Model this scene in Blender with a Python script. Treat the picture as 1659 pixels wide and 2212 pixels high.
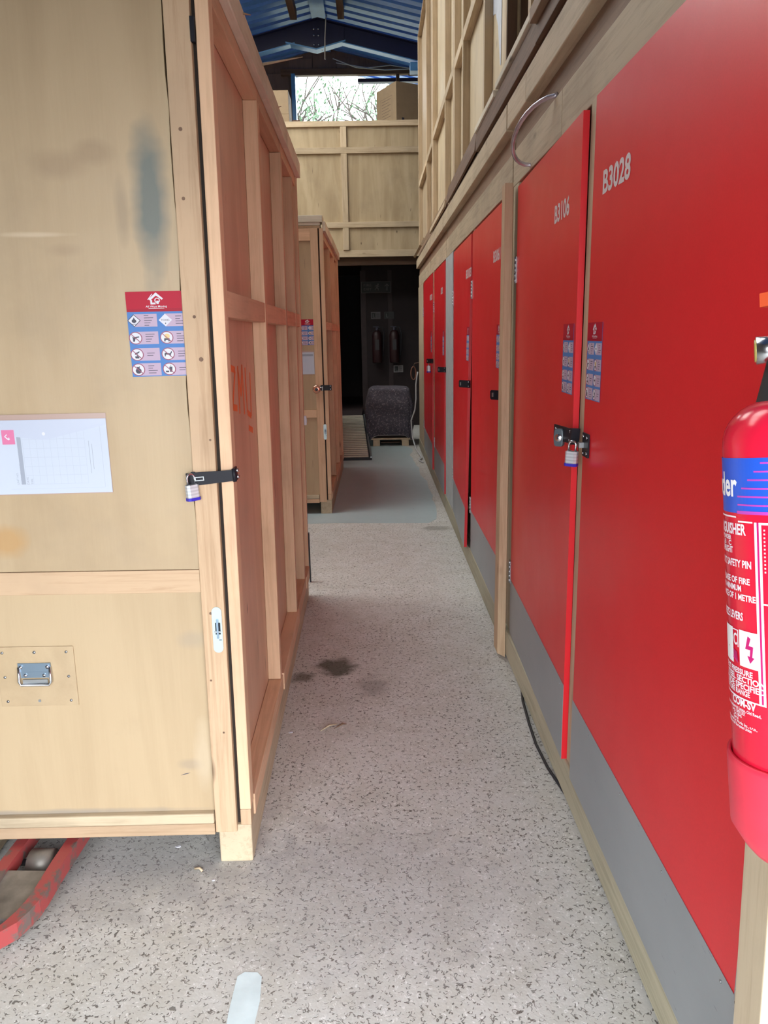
import bpy, bmesh, math, random
from mathutils import Vector, Matrix
for o in list(bpy.data.objects): bpy.data.objects.remove(o, do_unlink=True)
SC = bpy.context.scene
COL = SC.collection
random.seed(7)
# ---------------------------------------------------------------- camera
cam_d = bpy.data.cameras.new('camera'); cam = bpy.data.objects.new('camera', cam_d); COL.objects.link(cam)
R_ = Vector((0.99973991, -0.01378866, 0.01816553))   # rows: camera right / down / forward expressed in (X, Y, Z-down)
# camera axes in world coordinates (X right, Y along the aisle, Z up)
cx_ = Vector((0.99973991, -0.01378866, -0.01816553))
cd_ = Vector((-0.02078966, -0.22355235, -0.97447018))
cf_ = Vector((0.00937569, 0.97459439, -0.22378087))
cam.matrix_world = Matrix(((cx_.x, -cd_.x, -cf_.x, 0.0), (cx_.y, -cd_.y, -cf_.y, 0.0), (cx_.z, -cd_.z, -cf_.z, 1.42), (0, 0, 0, 1)))
cam_d.sensor_fit = 'VERTICAL'; cam_d.sensor_height = 36.0; cam_d.lens = 36.0 * 1661.0 / 2212.0
cam_d.clip_start = 0.02; cam_d.clip_end = 200
SC.camera = cam
# ---------------------------------------------------------------- light
SC.view_settings.view_transform = 'Standard'
try: SC.view_settings.look = 'None'
except Exception: pass
SC.view_settings.gamma = 1.0; SC.view_settings.use_curve_mapping = False
SC.view_settings.exposure = 1.80
w = bpy.data.worlds.new('world'); SC.world = w; w.use_nodes = True
wn = w.node_tree.nodes['Background']; wn.inputs[0].default_value = (0.91, 0.96, 1.0, 1); wn.inputs[1].default_value = 3.0
def portal(loc, rot, sx, sy):
    d = bpy.data.lights.new('daylight_portal', 'AREA'); d.shape = 'RECTANGLE'; d.size = sx; d.size_y = sy
    d.cycles.is_portal = True
    o = bpy.data.objects.new('daylight_portal', d); o.location = loc; o.rotation_euler = rot; COL.objects.link(o)
DOOR = (-1.6, 2.6, 2.02)         # loading door behind the camera: x0, x1, height
YF = -0.7
portal(((DOOR[0]+DOOR[1])/2, YF-0.02, DOOR[2]/2), (math.radians(90), 0, 0), DOOR[1]-DOOR[0], DOOR[2])
# ---------------------------------------------------------------- materials
def new_mat(name):
    m = bpy.data.materials.new(name); m.use_nodes = True
    nt = m.node_tree; b = nt.nodes['Principled BSDF']
    return m, nt, b
def N(nt, t, **k):
    n = nt.nodes.new(t)
    for a, v in k.items(): setattr(n, a, v)
    return n
def lnk(nt, a, b): nt.links.new(a, b)
def math_n(nt, op, a, b=None, c=None, clamp=False):
    n = N(nt, 'ShaderNodeMath', operation=op); n.use_clamp = clamp
    for i, v in enumerate((a, b, c)):
        if v is None: continue
        if hasattr(v, 'links'): lnk(nt, v, n.inputs[i])
        else: n.inputs[i].default_value = v
    return n.outputs[0]
def mix_c(nt, f, a, b, mode='MIX'):
    n = N(nt, 'ShaderNodeMix', data_type='RGBA'); n.blend_type = mode
    for s, v in ((n.inputs[0], f), (n.inputs[6], a), (n.inputs[7], b)):
        if hasattr(v, 'links'): lnk(nt, v, s)
        elif isinstance(v, tuple): s.default_value = (*v, 1) if len(v) == 3 else v
        else: s.default_value = v
    return n.outputs[2]
def ramp(nt, f, pts):
    n = N(nt, 'ShaderNodeValToRGB'); e = n.color_ramp.elements
    while len(e) < len(pts): e.new(0.5)
    for i, (p, c) in enumerate(pts):
        e[i].position = p; e[i].color = (*c, 1) if isinstance(c, tuple) else (c, c, c, 1)
    lnk(nt, f, n.inputs[0]); return n.outputs[0]
def noise(nt, vec, scale, detail=4, rough=0.55, dist=0.0):
    n = N(nt, 'ShaderNodeTexNoise'); n.inputs['Scale'].default_value = scale
    n.inputs['Detail'].default_value = detail; n.inputs['Roughness'].default_value = rough
    n.inputs['Distortion'].default_value = dist
    if vec is not None: lnk(nt, vec, n.inputs['Vector'])
    return n.outputs[0]
def coords(nt, scale=(1, 1, 1), rnd=True, kind='Object'):
    tc = N(nt, 'ShaderNodeTexCoord'); v = tc.outputs[kind]
    if rnd:
        oi = N(nt, 'ShaderNodeObjectInfo')
        s = N(nt, 'ShaderNodeVectorMath', operation='SCALE'); s.inputs[0].default_value = (13.1, 7.7, 5.3)
        lnk(nt, oi.outputs['Random'], s.inputs[3])
        a = N(nt, 'ShaderNodeVectorMath', operation='ADD'); lnk(nt, v, a.inputs[0]); lnk(nt, s.outputs[0], a.inputs[1]); v = a.outputs[0]
    m = N(nt, 'ShaderNodeMapping'); m.inputs['Scale'].default_value = scale; lnk(nt, v, m.inputs[0])
    return m.outputs[0]
def bump(nt, b, h, strength=0.3, dist=0.002):
    n = N(nt, 'ShaderNodeBump'); n.inputs['Strength'].default_value = strength; n.inputs['Distance'].default_value = dist
    lnk(nt, h, n.inputs['Height']); lnk(nt, n.outputs[0], b.inputs['Normal'])
def plain(name, col, rough=0.5, metal=0.0, spec=0.5, var=0.0):
    m, nt, b = new_mat(name)
    b.inputs['Roughness'].default_value = rough; b.inputs['Metallic'].default_value = metal
    b.inputs['Specular IOR Level'].default_value = spec
    if var:
        v = noise(nt, coords(nt), 14, 5)
        c = mix_c(nt, ramp(nt, v, [(0.3, 0.0), (0.75, 1.0)]), tuple(x*(1-var) for x in col), tuple(min(1, x*(1+var)) for x in col))
        lnk(nt, c, b.inputs['Base Color'])
    else:
        c = mix_c(nt, noise(nt, coords(nt), 9, 2), tuple(x*0.96 for x in col), col); lnk(nt, c, b.inputs['Base Color'])
    return m
def wood(name, base, dark, axis='z', rough=0.62, grain=1.25, knots=True, dirt=0.3, fib=70):
    m, nt, b = new_mat(name)
    st = {'x': (0.045, 1, 1), 'y': (1, 0.045, 1), 'z': (1, 1, 0.045)}[axis]
    v = coords(nt, tuple(s*fib for s in st))
    g = noise(nt, v, 1.0, 6, 0.65, 0.6)
    v2 = coords(nt, tuple((s**0.7)*9 for s in st))
    g2 = noise(nt, v2, 1.0, 3, 0.5, 1.2)
    f = math_n(nt, 'MULTIPLY_ADD', g, 0.65*grain, math_n(nt, 'MULTIPLY', g2, 0.35*grain))
    c = mix_c(nt, ramp(nt, f, [(0.36, 1.0), (0.66, 0.0)]), base, dark)
    if knots:
        kv = coords(nt, tuple(1.0 if s == 1 else 0.35 for s in st))
        vo = N(nt, 'ShaderNodeTexVoronoi'); vo.inputs['Scale'].default_value = 3.6; lnk(nt, kv, vo.inputs['Vector'])
        k = ramp(nt, vo.outputs['Distance'], [(0.025, 1.0), (0.06, 0.0)])
        c = mix_c(nt, math_n(nt, 'MULTIPLY', k, 0.8), c, tuple(x*0.28 for x in dark))
    d = noise(nt, coords(nt, (2.5, 2.5, 2.5)), 1.0, 5, 0.6)
    c = mix_c(nt, math_n(nt, 'MULTIPLY', ramp(nt, d, [(0.45, 0.0), (0.75, 1.0)]), dirt), c, (0.16, 0.12, 0.085))
    oi = N(nt, 'ShaderNodeObjectInfo')
    val = math_n(nt, 'MULTIPLY_ADD', oi.outputs['Random'], 0.26, 0.86)
    hs = N(nt, 'ShaderNodeHueSaturation'); lnk(nt, c, hs.inputs['Color']); lnk(nt, val, hs.inputs['Value'])
    lnk(nt, hs.outputs[0], b.inputs['Base Color'])
    b.inputs['Roughness'].default_value = rough; b.inputs['Specular IOR Level'].default_value = 0.3
    bump(nt, b, g, 0.35, 0.0012)
    return m
def ply(name, base, dark, marks=(), rough=0.5, fig=1.0, spots=0.5, dent=0.0):
    m, nt, b = new_mat(name)
    v = coords(nt, (5.0, 5.0, 0.7)); sl = noise(nt, coords(nt, (55, 55, 4.5)), 1.0, 2, 0.5, 0.3); g = noise(nt, v, 1.0, 4, 0.5, 1.6)
    g2 = noise(nt, coords(nt, (160, 160, 5)), 1.0, 4, 0.6)
    f = math_n(nt, 'MULTIPLY_ADD', g, 0.85, math_n(nt, 'MULTIPLY', g2, 0.15))
    c = mix_c(nt, math_n(nt, 'MULTIPLY', ramp(nt, f, [(0.38, 0.0), (0.66, 1.0)]), fig), base, dark)
    sv = N(nt, 'ShaderNodeTexVoronoi'); sv.inputs['Scale'].default_value = 3.3; lnk(nt, coords(nt, (1.5, 1.5, 0.6)), sv.inputs['Vector'])
    c = mix_c(nt, math_n(nt, 'MULTIPLY', ramp(nt, sv.outputs['Distance'], [(0.02, 1.0), (0.05, 0.0)]), spots), c, (0.08, 0.05, 0.03))
    c = mix_c(nt, math_n(nt, 'MULTIPLY', ramp(nt, sl, [(0.745, 0.0), (0.765, 1.0)]), spots), c, (0.10, 0.055, 0.04))
    gr = noise(nt, coords(nt, (3, 3, 3)), 1.0, 6, 0.6)
    c = mix_c(nt, math_n(nt, 'MULTIPLY', ramp(nt, gr, [(0.5, 0.0), (0.8, 1.0)]), 0.3), c, (0.2, 0.15, 0.11))
    tc = N(nt, 'ShaderNodeTexCoord').outputs['Object']
    wob = noise(nt, tc, 9.0, 3)
    for (p, r, colr, amt) in marks:     # stains with a place of their own on the sheet
        s = N(nt, 'ShaderNodeVectorMath', operation='SUBTRACT'); lnk(nt, tc, s.inputs[0]); s.inputs[1].default_value = p
        dv = N(nt, 'ShaderNodeVectorMath', operation='DIVIDE'); lnk(nt, s.outputs[0], dv.inputs[0]); dv.inputs[1].default_value = r
        le = N(nt, 'ShaderNodeVectorMath', operation='LENGTH'); lnk(nt, dv.outputs[0], le.inputs[0])
        q = math_n(nt, 'ADD', le.outputs['Value'], math_n(nt, 'MULTIPLY_ADD', wob, 0.9, -0.45))
        c = mix_c(nt, math_n(nt, 'MULTIPLY', ramp(nt, q, [(0.35, 1.0), (1.0, 0.0)]), amt), c, colr)
    lnk(nt, c, b.inputs['Base Color']); b.inputs['Roughness'].default_value = rough; b.inputs['Specular IOR Level'].default_value = 0.35
    h = g2
    if dent:
        dn = noise(nt, coords(nt, (4, 4, 4), rnd=False), 1.0, 3, 0.5)
        h = math_n(nt, 'MULTIPLY_ADD', dn, dent, math_n(nt, 'MULTIPLY', g2, 0.006))
        bump(nt, b, h, 0.7, 0.04)
    else: bump(nt, b, h, 0.2, 0.0008)
    return m
PINE = (0.50, 0.35, 0.225); PINED = (0.35, 0.22, 0.125)
W = {}
for ax in 'xyz':
    W['pine_'+ax] = wood('pine_'+ax, PINE, PINED, ax)
    W['pale_'+ax] = wood('pale_pine_'+ax, (0.63, 0.50, 0.34), (0.42, 0.30, 0.185), ax, knots=True, dirt=0.3)
    W['red_'+ax] = wood('reddish_pine_'+ax, (0.68, 0.45, 0.29), (0.52, 0.32, 0.19), ax)
    W['grey_'+ax] = wood('weathered_wood_'+ax, (0.52, 0.42, 0.29), (0.34, 0.26, 0.17), ax, dirt=0.4)
    W['rim_'+ax] = wood('pale_rim_wood_'+ax, (0.76, 0.70, 0.57), (0.58, 0.50, 0.38), ax)  # overhead daylight on the crate rims put into the colour; also pale boards
    W['moss_'+ax] = wood('greenish_treated_wood_'+ax, (0.42, 0.39, 0.285), (0.27, 0.245, 0.17), ax)
    W['mid_'+ax] = wood('mid_brown_wood_'+ax, (0.30, 0.195, 0.13), (0.18, 0.11, 0.07), ax, knots=False)
    W['dark_'+ax] = wood('dark_brown_wood_'+ax, (0.17, 0.10, 0.065), (0.08, 0.045, 0.03), ax)
door_ply = ply('birch_door_ply', (0.46, 0.345, 0.215), (0.38, 0.275, 0.165), rough=0.42, fig=0.7, spots=0.0, dent=0.25, marks=[
    ((-0.155, 0.0, 1.72), (0.05, 0.2, 0.2), (0.13, 0.155, 0.145), 0.9), ((-0.57, 0, 0.93), (0.06, 0.2, 0.05), (0.42, 0.24, 0.09), 0.7),
    ((-0.27, 0, 1.83), (0.05, 0.2, 0.03), (0.28, 0.19, 0.12), 0.35), ((-0.36, 0, 1.80), (0.07, 0.2, 0.04), (0.28, 0.19, 0.12), 0.35),
    ((-0.22, 0, 1.70), (0.02, 0.2, 0.09), (0.22, 0.17, 0.12), 0.35), ((-0.13, 0, 0.66), (0.05, 0.2, 0.03), (0.33, 0.27, 0.20), 0.5),
    ((-0.36, 0, 1.62), (0.05, 0.2, 0.02), (0.28, 0.19, 0.12), 0.3), ((-0.16, 0, 0.30), (0.04, 0.2, 0.02), (0.3, 0.24, 0.18), 0.5),
    ((-0.75, 0, 0.163), (0.75, 0.2, 0.014), (0.27, 0.235, 0.20), 0.8), ((-0.12, 0, 0.33), (0.03, 0.2, 0.12), (0.52, 0.42, 0.30), 0.5), ((-0.60, 0, 1.78), (0.05, 0.2, 0.02), (0.30, 0.20, 0.13), 0.35),
    ((-0.42, 0, 1.655), (0.10, 0.2, 0.008), (0.62, 0.50, 0.36), 0.5)])
crate2_ply = ply('old_birch_ply', (0.46, 0.33, 0.20), (0.36, 0.25, 0.15), fig=0.8)
side_ply = ply('reddish_side_ply', (0.66, 0.43, 0.295), (0.56, 0.335, 0.215), fig=0.9, spots=0.9)
upper_ply = ply('pale_poplar_ply', (0.68, 0.56, 0.38), (0.58, 0.46, 0.29), fig=0.8, spots=0.8)
end_ply = ply('weathered_end_ply', (0.52, 0.41, 0.26), (0.40, 0.30, 0.18), fig=1.0, spots=1.0)
upper_dull = ply('dull_poplar_ply', (0.50, 0.39, 0.26), (0.40, 0.30, 0.20), fig=0.8, spots=0.8)
# red laminate
red, nt, b = new_mat('red_laminate')
b.inputs['Roughness'].default_value = 0.33; b.inputs['Specular IOR Level'].default_value = 0.38
sc = noise(nt, coords(nt, (1, 1, 1)), 260, 2)
lnk(nt, mix_c(nt, sc, (0.62, 0.012, 0.020), (0.70, 0.019, 0.028)), b.inputs['Base Color'])
lnk(nt, math_n(nt, 'MULTIPLY_ADD', noise(nt, coords(nt), 5, 4), 0.14, 0.27), b.inputs['Roughness'])
red_edge = plain('bright_red_edge', (0.70, 0.012, 0.022), 0.4)
kick_m, nt, b = new_mat('grey_kick_sheet')
v = noise(nt, coords(nt, (2, 3, 6)), 1.0, 6); sc = noise(nt, coords(nt, (4, 18, 120), rnd=False), 1.0, 3)
c = mix_c(nt, v, (0.215, 0.235, 0.25), (0.31, 0.33, 0.345)); c = mix_c(nt, ramp(nt, sc, [(0.70, 0.0), (0.74, 0.6)]), c, (0.10, 0.105, 0.12))
lnk(nt, c, b.inputs['Base Color']); b.inputs['Roughness'].default_value = 0.42
greypaint = plain('pale_grey_paint', (0.42, 0.45, 0.46), 0.5, var=0.12)
black_m = plain('black_powder_coat', (0.012, 0.012, 0.018), 0.45, spec=0.25)
chrome = plain('steel', (0.62, 0.64, 0.68), 0.22, 1.0)
dull_steel = plain('galvanised_steel', (0.42, 0.44, 0.46), 0.38, 0.9)
bluesteel = plain('blue_zinc_steel', (0.30, 0.40, 0.52), 0.28, 0.9)
copper = plain('copper_lock_metal', (0.62, 0.33, 0.24), 0.22, 0.9)
blueplastic = plain('blue_lock_band', (0.03, 0.02, 0.42), 0.4)
lockgrey = plain('grey_lock_cover', (0.085, 0.11, 0.13), 0.35)
dark_gap = plain('dark_shadow_board', (0.03, 0.02, 0.015), 0.8)
paper = plain('white_paper', (0.50, 0.545, 0.64), 0.55, spec=0.2)
paper_grey = plain('pale_print_grey', (0.30, 0.33, 0.40), 0.6)
paper_line = plain('faint_grid_print', (0.41, 0.45, 0.54), 0.6)
ink = plain('dark_ink', (0.05, 0.05, 0.075), 0.6)
tan_strip = plain('plastic_wallet_edge', (0.42, 0.30, 0.26), 0.25)
n_red = plain('notice_red', (0.40, 0.003, 0.025), 0.42, spec=0.2)
n_red2 = plain('notice_dark_red', (0.33, 0.003, 0.022), 0.42, spec=0.2)
n_blue = plain('notice_blue', (0.07, 0.19, 0.47), 0.42, spec=0.2)
n_pink = plain('notice_pale_pink', (0.46, 0.35, 0.46), 0.42, spec=0.2)
n_white = plain('notice_white', (0.64, 0.64, 0.70), 0.42, spec=0.2)
n_ring = plain('notice_ring', (0.22, 0.01, 0.06), 0.35)
n_yell = plain('notice_yellow', (0.6, 0.42, 0.15), 0.35)
lock_a = plain('lock_plate_a', (0.62, 0.64, 0.68), 0.38, 0.35)
lock_b = plain('lock_plate_b', (0.50, 0.52, 0.56), 0.38, 0.35)
white_num = plain('grey_white_vinyl', (0.62, 0.56, 0.57), 0.4)
orange_paint = plain('orange_marker', (0.78, 0.17, 0.045), 0.6)
floor_m, nt, b = new_mat('rough_concrete')
v = coords(nt, rnd=False)
big = noise(nt, v, 0.9, 6, 0.6); mid = noise(nt, v, 9, 5, 0.6); fin = noise(nt, v, 130, 3, 0.6)
c = mix_c(nt, ramp(nt, big, [(0.35, 0.0), (0.7, 1.0)]), (0.62, 0.61, 0.555), (0.51, 0.50, 0.445))
c = mix_c(nt, ramp(nt, mid, [(0.35, 0.0), (0.7, 1.0)]), c, (0.67, 0.67, 0.64))
c = mix_c(nt, math_n(nt, 'MULTIPLY', fin, 0.5), c, (0.42, 0.405, 0.39))
def flecks(off, scale, width, thr):
    mp = N(nt, 'ShaderNodeMapping'); mp.inputs['Location'].default_value = off; lnk(nt, v, mp.inputs[0])
    a = noise(nt, mp.outputs[0], scale, 1.0, 0.4, 0.5)
    a = math_n(nt, 'ABSOLUTE', math_n(nt, 'SUBTRACT', a, 0.5))
    line = ramp(nt, a, [(width, 1.0), (width*1.7, 0.0)])
    mp2 = N(nt, 'ShaderNodeMapping'); mp2.inputs['Location'].default_value = (off[1], off[0], 3); lnk(nt, v, mp2.inputs[0])
    g = noise(nt, mp2.outputs[0], scale*0.9, 1.0, 0.4)
    return math_n(nt, 'MULTIPLY', line, ramp(nt, g, [(thr, 0.0), (thr+0.03, 1.0)]))
dens = ramp(nt, noise(nt, v, 2.2, 3), [(0.35, 0.55), (0.6, 1.0)])
f1 = math_n(nt, 'MULTIPLY', flecks((0, 0, 0), 80, 0.028, 0.545), dens)
f2 = flecks((5.2, 3.1, 0), 60, 0.020, 0.60)
fw = flecks((1.7, 9.1, 0), 95, 0.03, 0.60)
c = mix_c(nt, math_n(nt, 'MULTIPLY', fw, 0.6), c, (0.85, 0.84, 0.82))
c = mix_c(nt, math_n(nt, 'MULTIPLY', f1, 0.85), c, (0.085, 0.075, 0.065))
c = mix_c(nt, math_n(nt, 'MULTIPLY', f2, 0.85), c, (0.11, 0.09, 0.075))
tc = N(nt, 'ShaderNodeTexCoord').outputs['Object']
wob = noise(nt, tc, 14.0, 4)
for (p, r, colr, amt) in (((-0.19, 3.15, 0), (0.10, 0.12, 1), (0.07, 0.07, 0.045), 0.85), ((-0.33, 3.05, 0), (0.07, 0.06, 1), (0.10, 0.09, 0.06), 0.75),
                          ((-0.03, 2.95, 0), (0.07, 0.12, 1), (0.2, 0.18, 0.16), 0.5), ((0.45, 5.6, 0), (0.12, 0.1, 1), (0.2, 0.18, 0.15), 0.6),
                          ((-0.8, 1.9, 0), (0.6, 0.35, 1), (0.26, 0.25, 0.26), 0.45), ((-0.05, 1.75, 0), (0.5, 0.35, 1), (0.34, 0.33, 0.33), 0.35)):
    s = N(nt, 'ShaderNodeVectorMath', operation='SUBTRACT'); lnk(nt, tc, s.inputs[0]); s.inputs[1].default_value = p
    dv = N(nt, 'ShaderNodeVectorMath', operation='DIVIDE'); lnk(nt, s.outputs[0], dv.inputs[0]); dv.inputs[1].default_value = r
    le = N(nt, 'ShaderNodeVectorMath', operation='LENGTH'); lnk(nt, dv.outputs[0], le.inputs[0])
    q = math_n(nt, 'ADD', le.outputs['Value'], math_n(nt, 'MULTIPLY_ADD', wob, 1.4, -0.7))
    c = mix_c(nt, math_n(nt, 'MULTIPLY', ramp(nt, q, [(0.5, 1.0), (1.0, 0.0)]), amt), c, colr)
lnk(nt, c, b.inputs['Base Color']); b.inputs['Roughness'].default_value = 0.75; b.inputs['Specular IOR Level'].default_value = 0.25
bump(nt, b, math_n(nt, 'SUBTRACT', math_n(nt, 'MULTIPLY', fin, 0.4), f1), 0.5, 0.003)
bluefloor, nt, b = new_mat('worn_blue_grey_floor_paint')
v = coords(nt, rnd=False); a = noise(nt, v, 6, 6, 0.6)
c = mix_c(nt, a, (0.37, 0.46, 0.48), (0.45, 0.54, 0.55))
c = mix_c(nt, ramp(nt, noise(nt, v, 38, 3), [(0.70, 0.0), (0.74, 0.8)]), c, (0.16, 0.15, 0.14))
lnk(nt, c, b.inputs['Base Color']); b.inputs['Roughness'].default_value = 0.5
markpaint = plain('pale_blue_floor_mark', (0.68, 0.80, 0.83), 0.7, var=0.1)
roof_m = plain('blue_roof_sheet', (0.09, 0.27, 0.78), 0.35, var=0.1)
beam_m = plain('navy_steel_paint', (0.010, 0.014, 0.065), 0.45)
beam_edge = plain('light_blue_steel_paint', (0.12, 0.36, 0.75), 0.4)  # lower flanges: daylight they catch is put into the colour; window jamb: paint
brownboard = wood('gable_board', (0.24, 0.165, 0.14), (0.15, 0.10, 0.085), 'z', knots=False)
darkwall = plain('dark_partition_paint', (0.016, 0.008, 0.009), 0.7, var=0.25)  # shade of the dark room put into the wall colour
darkpost = plain('dark_post', (0.035, 0.022, 0.023), 0.6, var=0.2)  # posts and raised floor darkened by colour for the room's shade
card_m = plain('cardboard', (0.36, 0.26, 0.16), 0.75, var=0.06)
card_d = plain('dark_cardboard', (0.20, 0.14, 0.10), 0.75, var=0.08)
skyl = new_mat('polycarbonate_skylight'); nt = skyl[1]
tr = N(nt, 'ShaderNodeBsdfTransparent'); tr.inputs[0].default_value = (0.92, 0.88, 0.81, 1); mx = N(nt, 'ShaderNodeMixShader'); mx.inputs[0].default_value = 0.85
lnk(nt, skyl[2].outputs[0], mx.inputs[1]); lnk(nt, tr.outputs[0], mx.inputs[2]); lnk(nt, mx.outputs[0], nt.nodes['Material Output'].inputs[0]); skyl = skyl[0]
red_paint_worn, nt, b = new_mat('worn_red_paint')
v = noise(nt, coords(nt), 22, 6, 0.65)
c = mix_c(nt, ramp(nt, v, [(0.50, 0.0), (0.58, 1.0)]), (0.34, 0.055, 0.055), (0.14, 0.10, 0.09)); lnk(nt, c, b.inputs['Base Color']); b.inputs['Roughness'].default_value = 0.45
dirty_steel = plain('dirty_bare_steel', (0.22, 0.20, 0.18), 0.5, 0.5, var=0.4)
ext_red = plain('gloss_red_cylinder', (0.72, 0.012, 0.045), 0.18)
ext_cup = plain('red_plastic_skirt', (0.75, 0.035, 0.075), 0.4, var=0.1)
ext_blue = plain('label_blue', (0.02, 0.10, 0.62), 0.3)
ext_mag = plain('label_magenta', (0.50, 0.06, 0.45), 0.3)
ext_mag2 = plain('label_pink_red', (0.55, 0.01, 0.16), 0.3)
ext_white = plain('label_white', (0.88, 0.80, 0.90), 0.35)
ext_wh2 = plain('label_clean_white', (0.92, 0.92, 0.95), 0.35)
rubber = plain('black_rubber', (0.012, 0.012, 0.016), 0.55)
ribmat, nt, b = new_mat('ribbed_mat')
c = mix_c(nt, noise(nt, coords(nt), 30, 4), (0.50, 0.45, 0.36), (0.74, 0.68, 0.56)); lnk(nt, c, b.inputs['Base Color']); b.inputs['Roughness'].default_value = 0.8
blanket_m, nt, b = new_mat('speckled_felt')
v = coords(nt, rnd=False)
sp = math_n(nt, 'ABSOLUTE', math_n(nt, 'SUBTRACT', noise(nt, v, 60, 2, 0.5, 0.8), 0.5))
g = noise(nt, v, 45, 2)
k = math_n(nt, 'MULTIPLY', ramp(nt, sp, [(0.012, 1.0), (0.03, 0.0)]), ramp(nt, g, [(0.52, 0.0), (0.58, 1.0)]))
c = mix_c(nt, noise(nt, v, 12, 4), (0.055, 0.05, 0.065), (0.10, 0.092, 0.115)); c = mix_c(nt, k, c, (0.42, 0.36, 0.40))
lnk(nt, c, b.inputs['Base Color']); b.inputs['Roughness'].default_value = 0.95
leaf_m = plain('green_leaves', (0.035, 0.085, 0.035), 0.6, var=0.3)
bark_m = plain('bark', (0.035, 0.028, 0.022), 0.9)
grass_m = plain('grass', (0.10, 0.11, 0.07), 0.9, var=0.3)
yard_m = plain('yard_concrete', (0.10, 0.10, 0.10), 0.9, var=0.15)
blockwall = plain('painted_blockwork', (0.20, 0.17, 0.15), 0.8, var=0.1)
cablewhite = plain('white_cable', (0.55, 0.55, 0.55), 0.5)
# ---------------------------------------------------------------- builder
class MB:
    def __init__(s): s.v = []; s.f = []; s.m = []; s.mats = []; s.sm = []
    def mi(s, m):
        if m not in s.mats: s.mats.append(m)
        return s.mats.index(m)
    def add(s, vs, fs, m, smooth=False):
        o = len(s.v); s.v += [tuple(v) for v in vs]; k = s.mi(m)
        for f in fs: s.f.append([i+o for i in f]); s.m.append(k); s.sm.append(smooth)
        return s
    def box(s, x0, x1, y0, y1, z0, z1, m):
        vs = [(x, y, z) for x in (x0, x1) for y in (y0, y1) for z in (z0, z1)]
        return s.add(vs, [(0, 1, 3, 2), (4, 6, 7, 5), (0, 4, 5, 1), (2, 3, 7, 6), (0, 2, 6, 4), (1, 5, 7, 3)], m)
    def hexa(s, p, m):   # p: 8 points, bottom ring 0-3, top ring 4-7
        return s.add(p, [(3, 2, 1, 0), (4, 5, 6, 7), (0, 1, 5, 4), (1, 2, 6, 5), (2, 3, 7, 6), (3, 0, 4, 7)], m)
    def poly(s, pts, m): return s.add(pts, [list(range(len(pts)))], m)
    def quad2(s, x0, x1, y0, y1, z, m): return s.poly([(x0, y0, z), (x1, y0, z), (x1, y1, z), (x0, y1, z)], m)
    def disc(s, cx, cy, z, r, m, n=24, r0=0.0):
        if r0 <= 0: return s.poly([(cx+r*math.cos(a*2*math.pi/n), cy+r*math.sin(a*2*math.pi/n), z) for a in range(n)], m)
        vs = []; fs = []
        for a in range(n):
            t = a*2*math.pi/n; vs += [(cx+r*math.cos(t), cy+r*math.sin(t), z), (cx+r0*math.cos(t), cy+r0*math.sin(t), z)]
            q = (a+1) % n; fs.append((2*a, 2*q, 2*q+1, 2*a+1))
        return s.add(vs, fs, m)
    def prism(s, pts, d, m, axis='z', o=0.0):  # closed 2D outline extruded along axis from o to o+d
        n = len(pts)
        mk = {'z': lambda p, h: (p[0], p[1], h), 'y': lambda p, h: (p[0], h, p[1]), 'x': lambda p, h: (h, p[0], p[1])}[axis]
        vs = [mk(p, o) for p in pts]+[mk(p, o+d) for p in pts]
        fs = [list(range(n))[::-1], list(range(n, 2*n))]+[(i, (i+1) % n, (i+1) % n+n, i+n) for i in range(n)]
        return s.add(vs, fs, m)
    def tube(s, path, r, m, n=8, caps=True):
        path = [Vector(p) for p in path]; vs = []; fs = []
        up = None
        for i, p in enumerate(path):
            t = (path[min(i+1, len(path)-1)]-path[max(i-1, 0)]).normalized()
            if up is None: up = t.orthogonal().normalized()
            else: up = (up-t*up.dot(t)).normalized()
            sd = t.cross(up); rr = r[i] if isinstance(r, (list, tuple)) else r
            vs += [tuple(p+(up*math.cos(a*2*math.pi/n)+sd*math.sin(a*2*math.pi/n))*rr) for a in range(n)]
            if i: fs += [((i-1)*n+a, (i-1)*n+(a+1) % n, i*n+(a+1) % n, i*n+a) for a in range(n)]
        if caps: fs += [list(range(n))[::-1], list(range(len(vs)-n, len(vs)))]
        return s.add(vs, fs, m, True)
    def lathe(s, prof, m, n=48, c=(0, 0)):
        vs = []; fs = []
        for i, (r, z) in enumerate(prof):
            vs += [(c[0]+r*math.cos(a*2*math.pi/n), c[1]+r*math.sin(a*2*math.pi/n), z) for a in range(n)]
            if i: fs += [((i-1)*n+a, (i-1)*n+(a+1) % n, i*n+(a+1) % n, i*n+a) for a in range(n)]
        return s.add(vs, fs, m, True)
    def xf(s, M):
        s.v = [tuple(M @ Vector(v)) for v in s.v]; return s
    def merge(s, o, M=None, fn=None):
        k = len(s.v)
        for v in o.v:
            v = Vector(v)
            if M is not None: v = M @ v
            s.v.append(tuple(fn(v)) if fn else tuple(v))
        mp = [s.mi(m) for m in o.mats]
        for f, m, q in zip(o.f, o.m, o.sm): s.f.append([i+k for i in f]); s.m.append(mp[m]); s.sm.append(q)
        return s
    def mesh(s, name):
        me = bpy.data.meshes.new(name); me.from_pydata(s.v, [], s.f)
        for m in s.mats: me.materials.append(m)
        me.polygons.foreach_set('material_index', s.m); me.polygons.foreach_set('use_smooth', s.sm)
        me.update(); return me
def link(name, me, parent=None, M=None, bevel=0.0):
    o = bpy.data.objects.new(name, me); COL.objects.link(o)
    if parent is not None: o.parent = parent
    if M is not None: o.matrix_local = M
    if bevel:
        b = o.modifiers.new('edge', 'BEVEL'); b.width = bevel; b.segments = 2; b.limit_method = 'ANGLE'; b.angle_limit = math.radians(50); b.harden_normals = False
    return o
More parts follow.
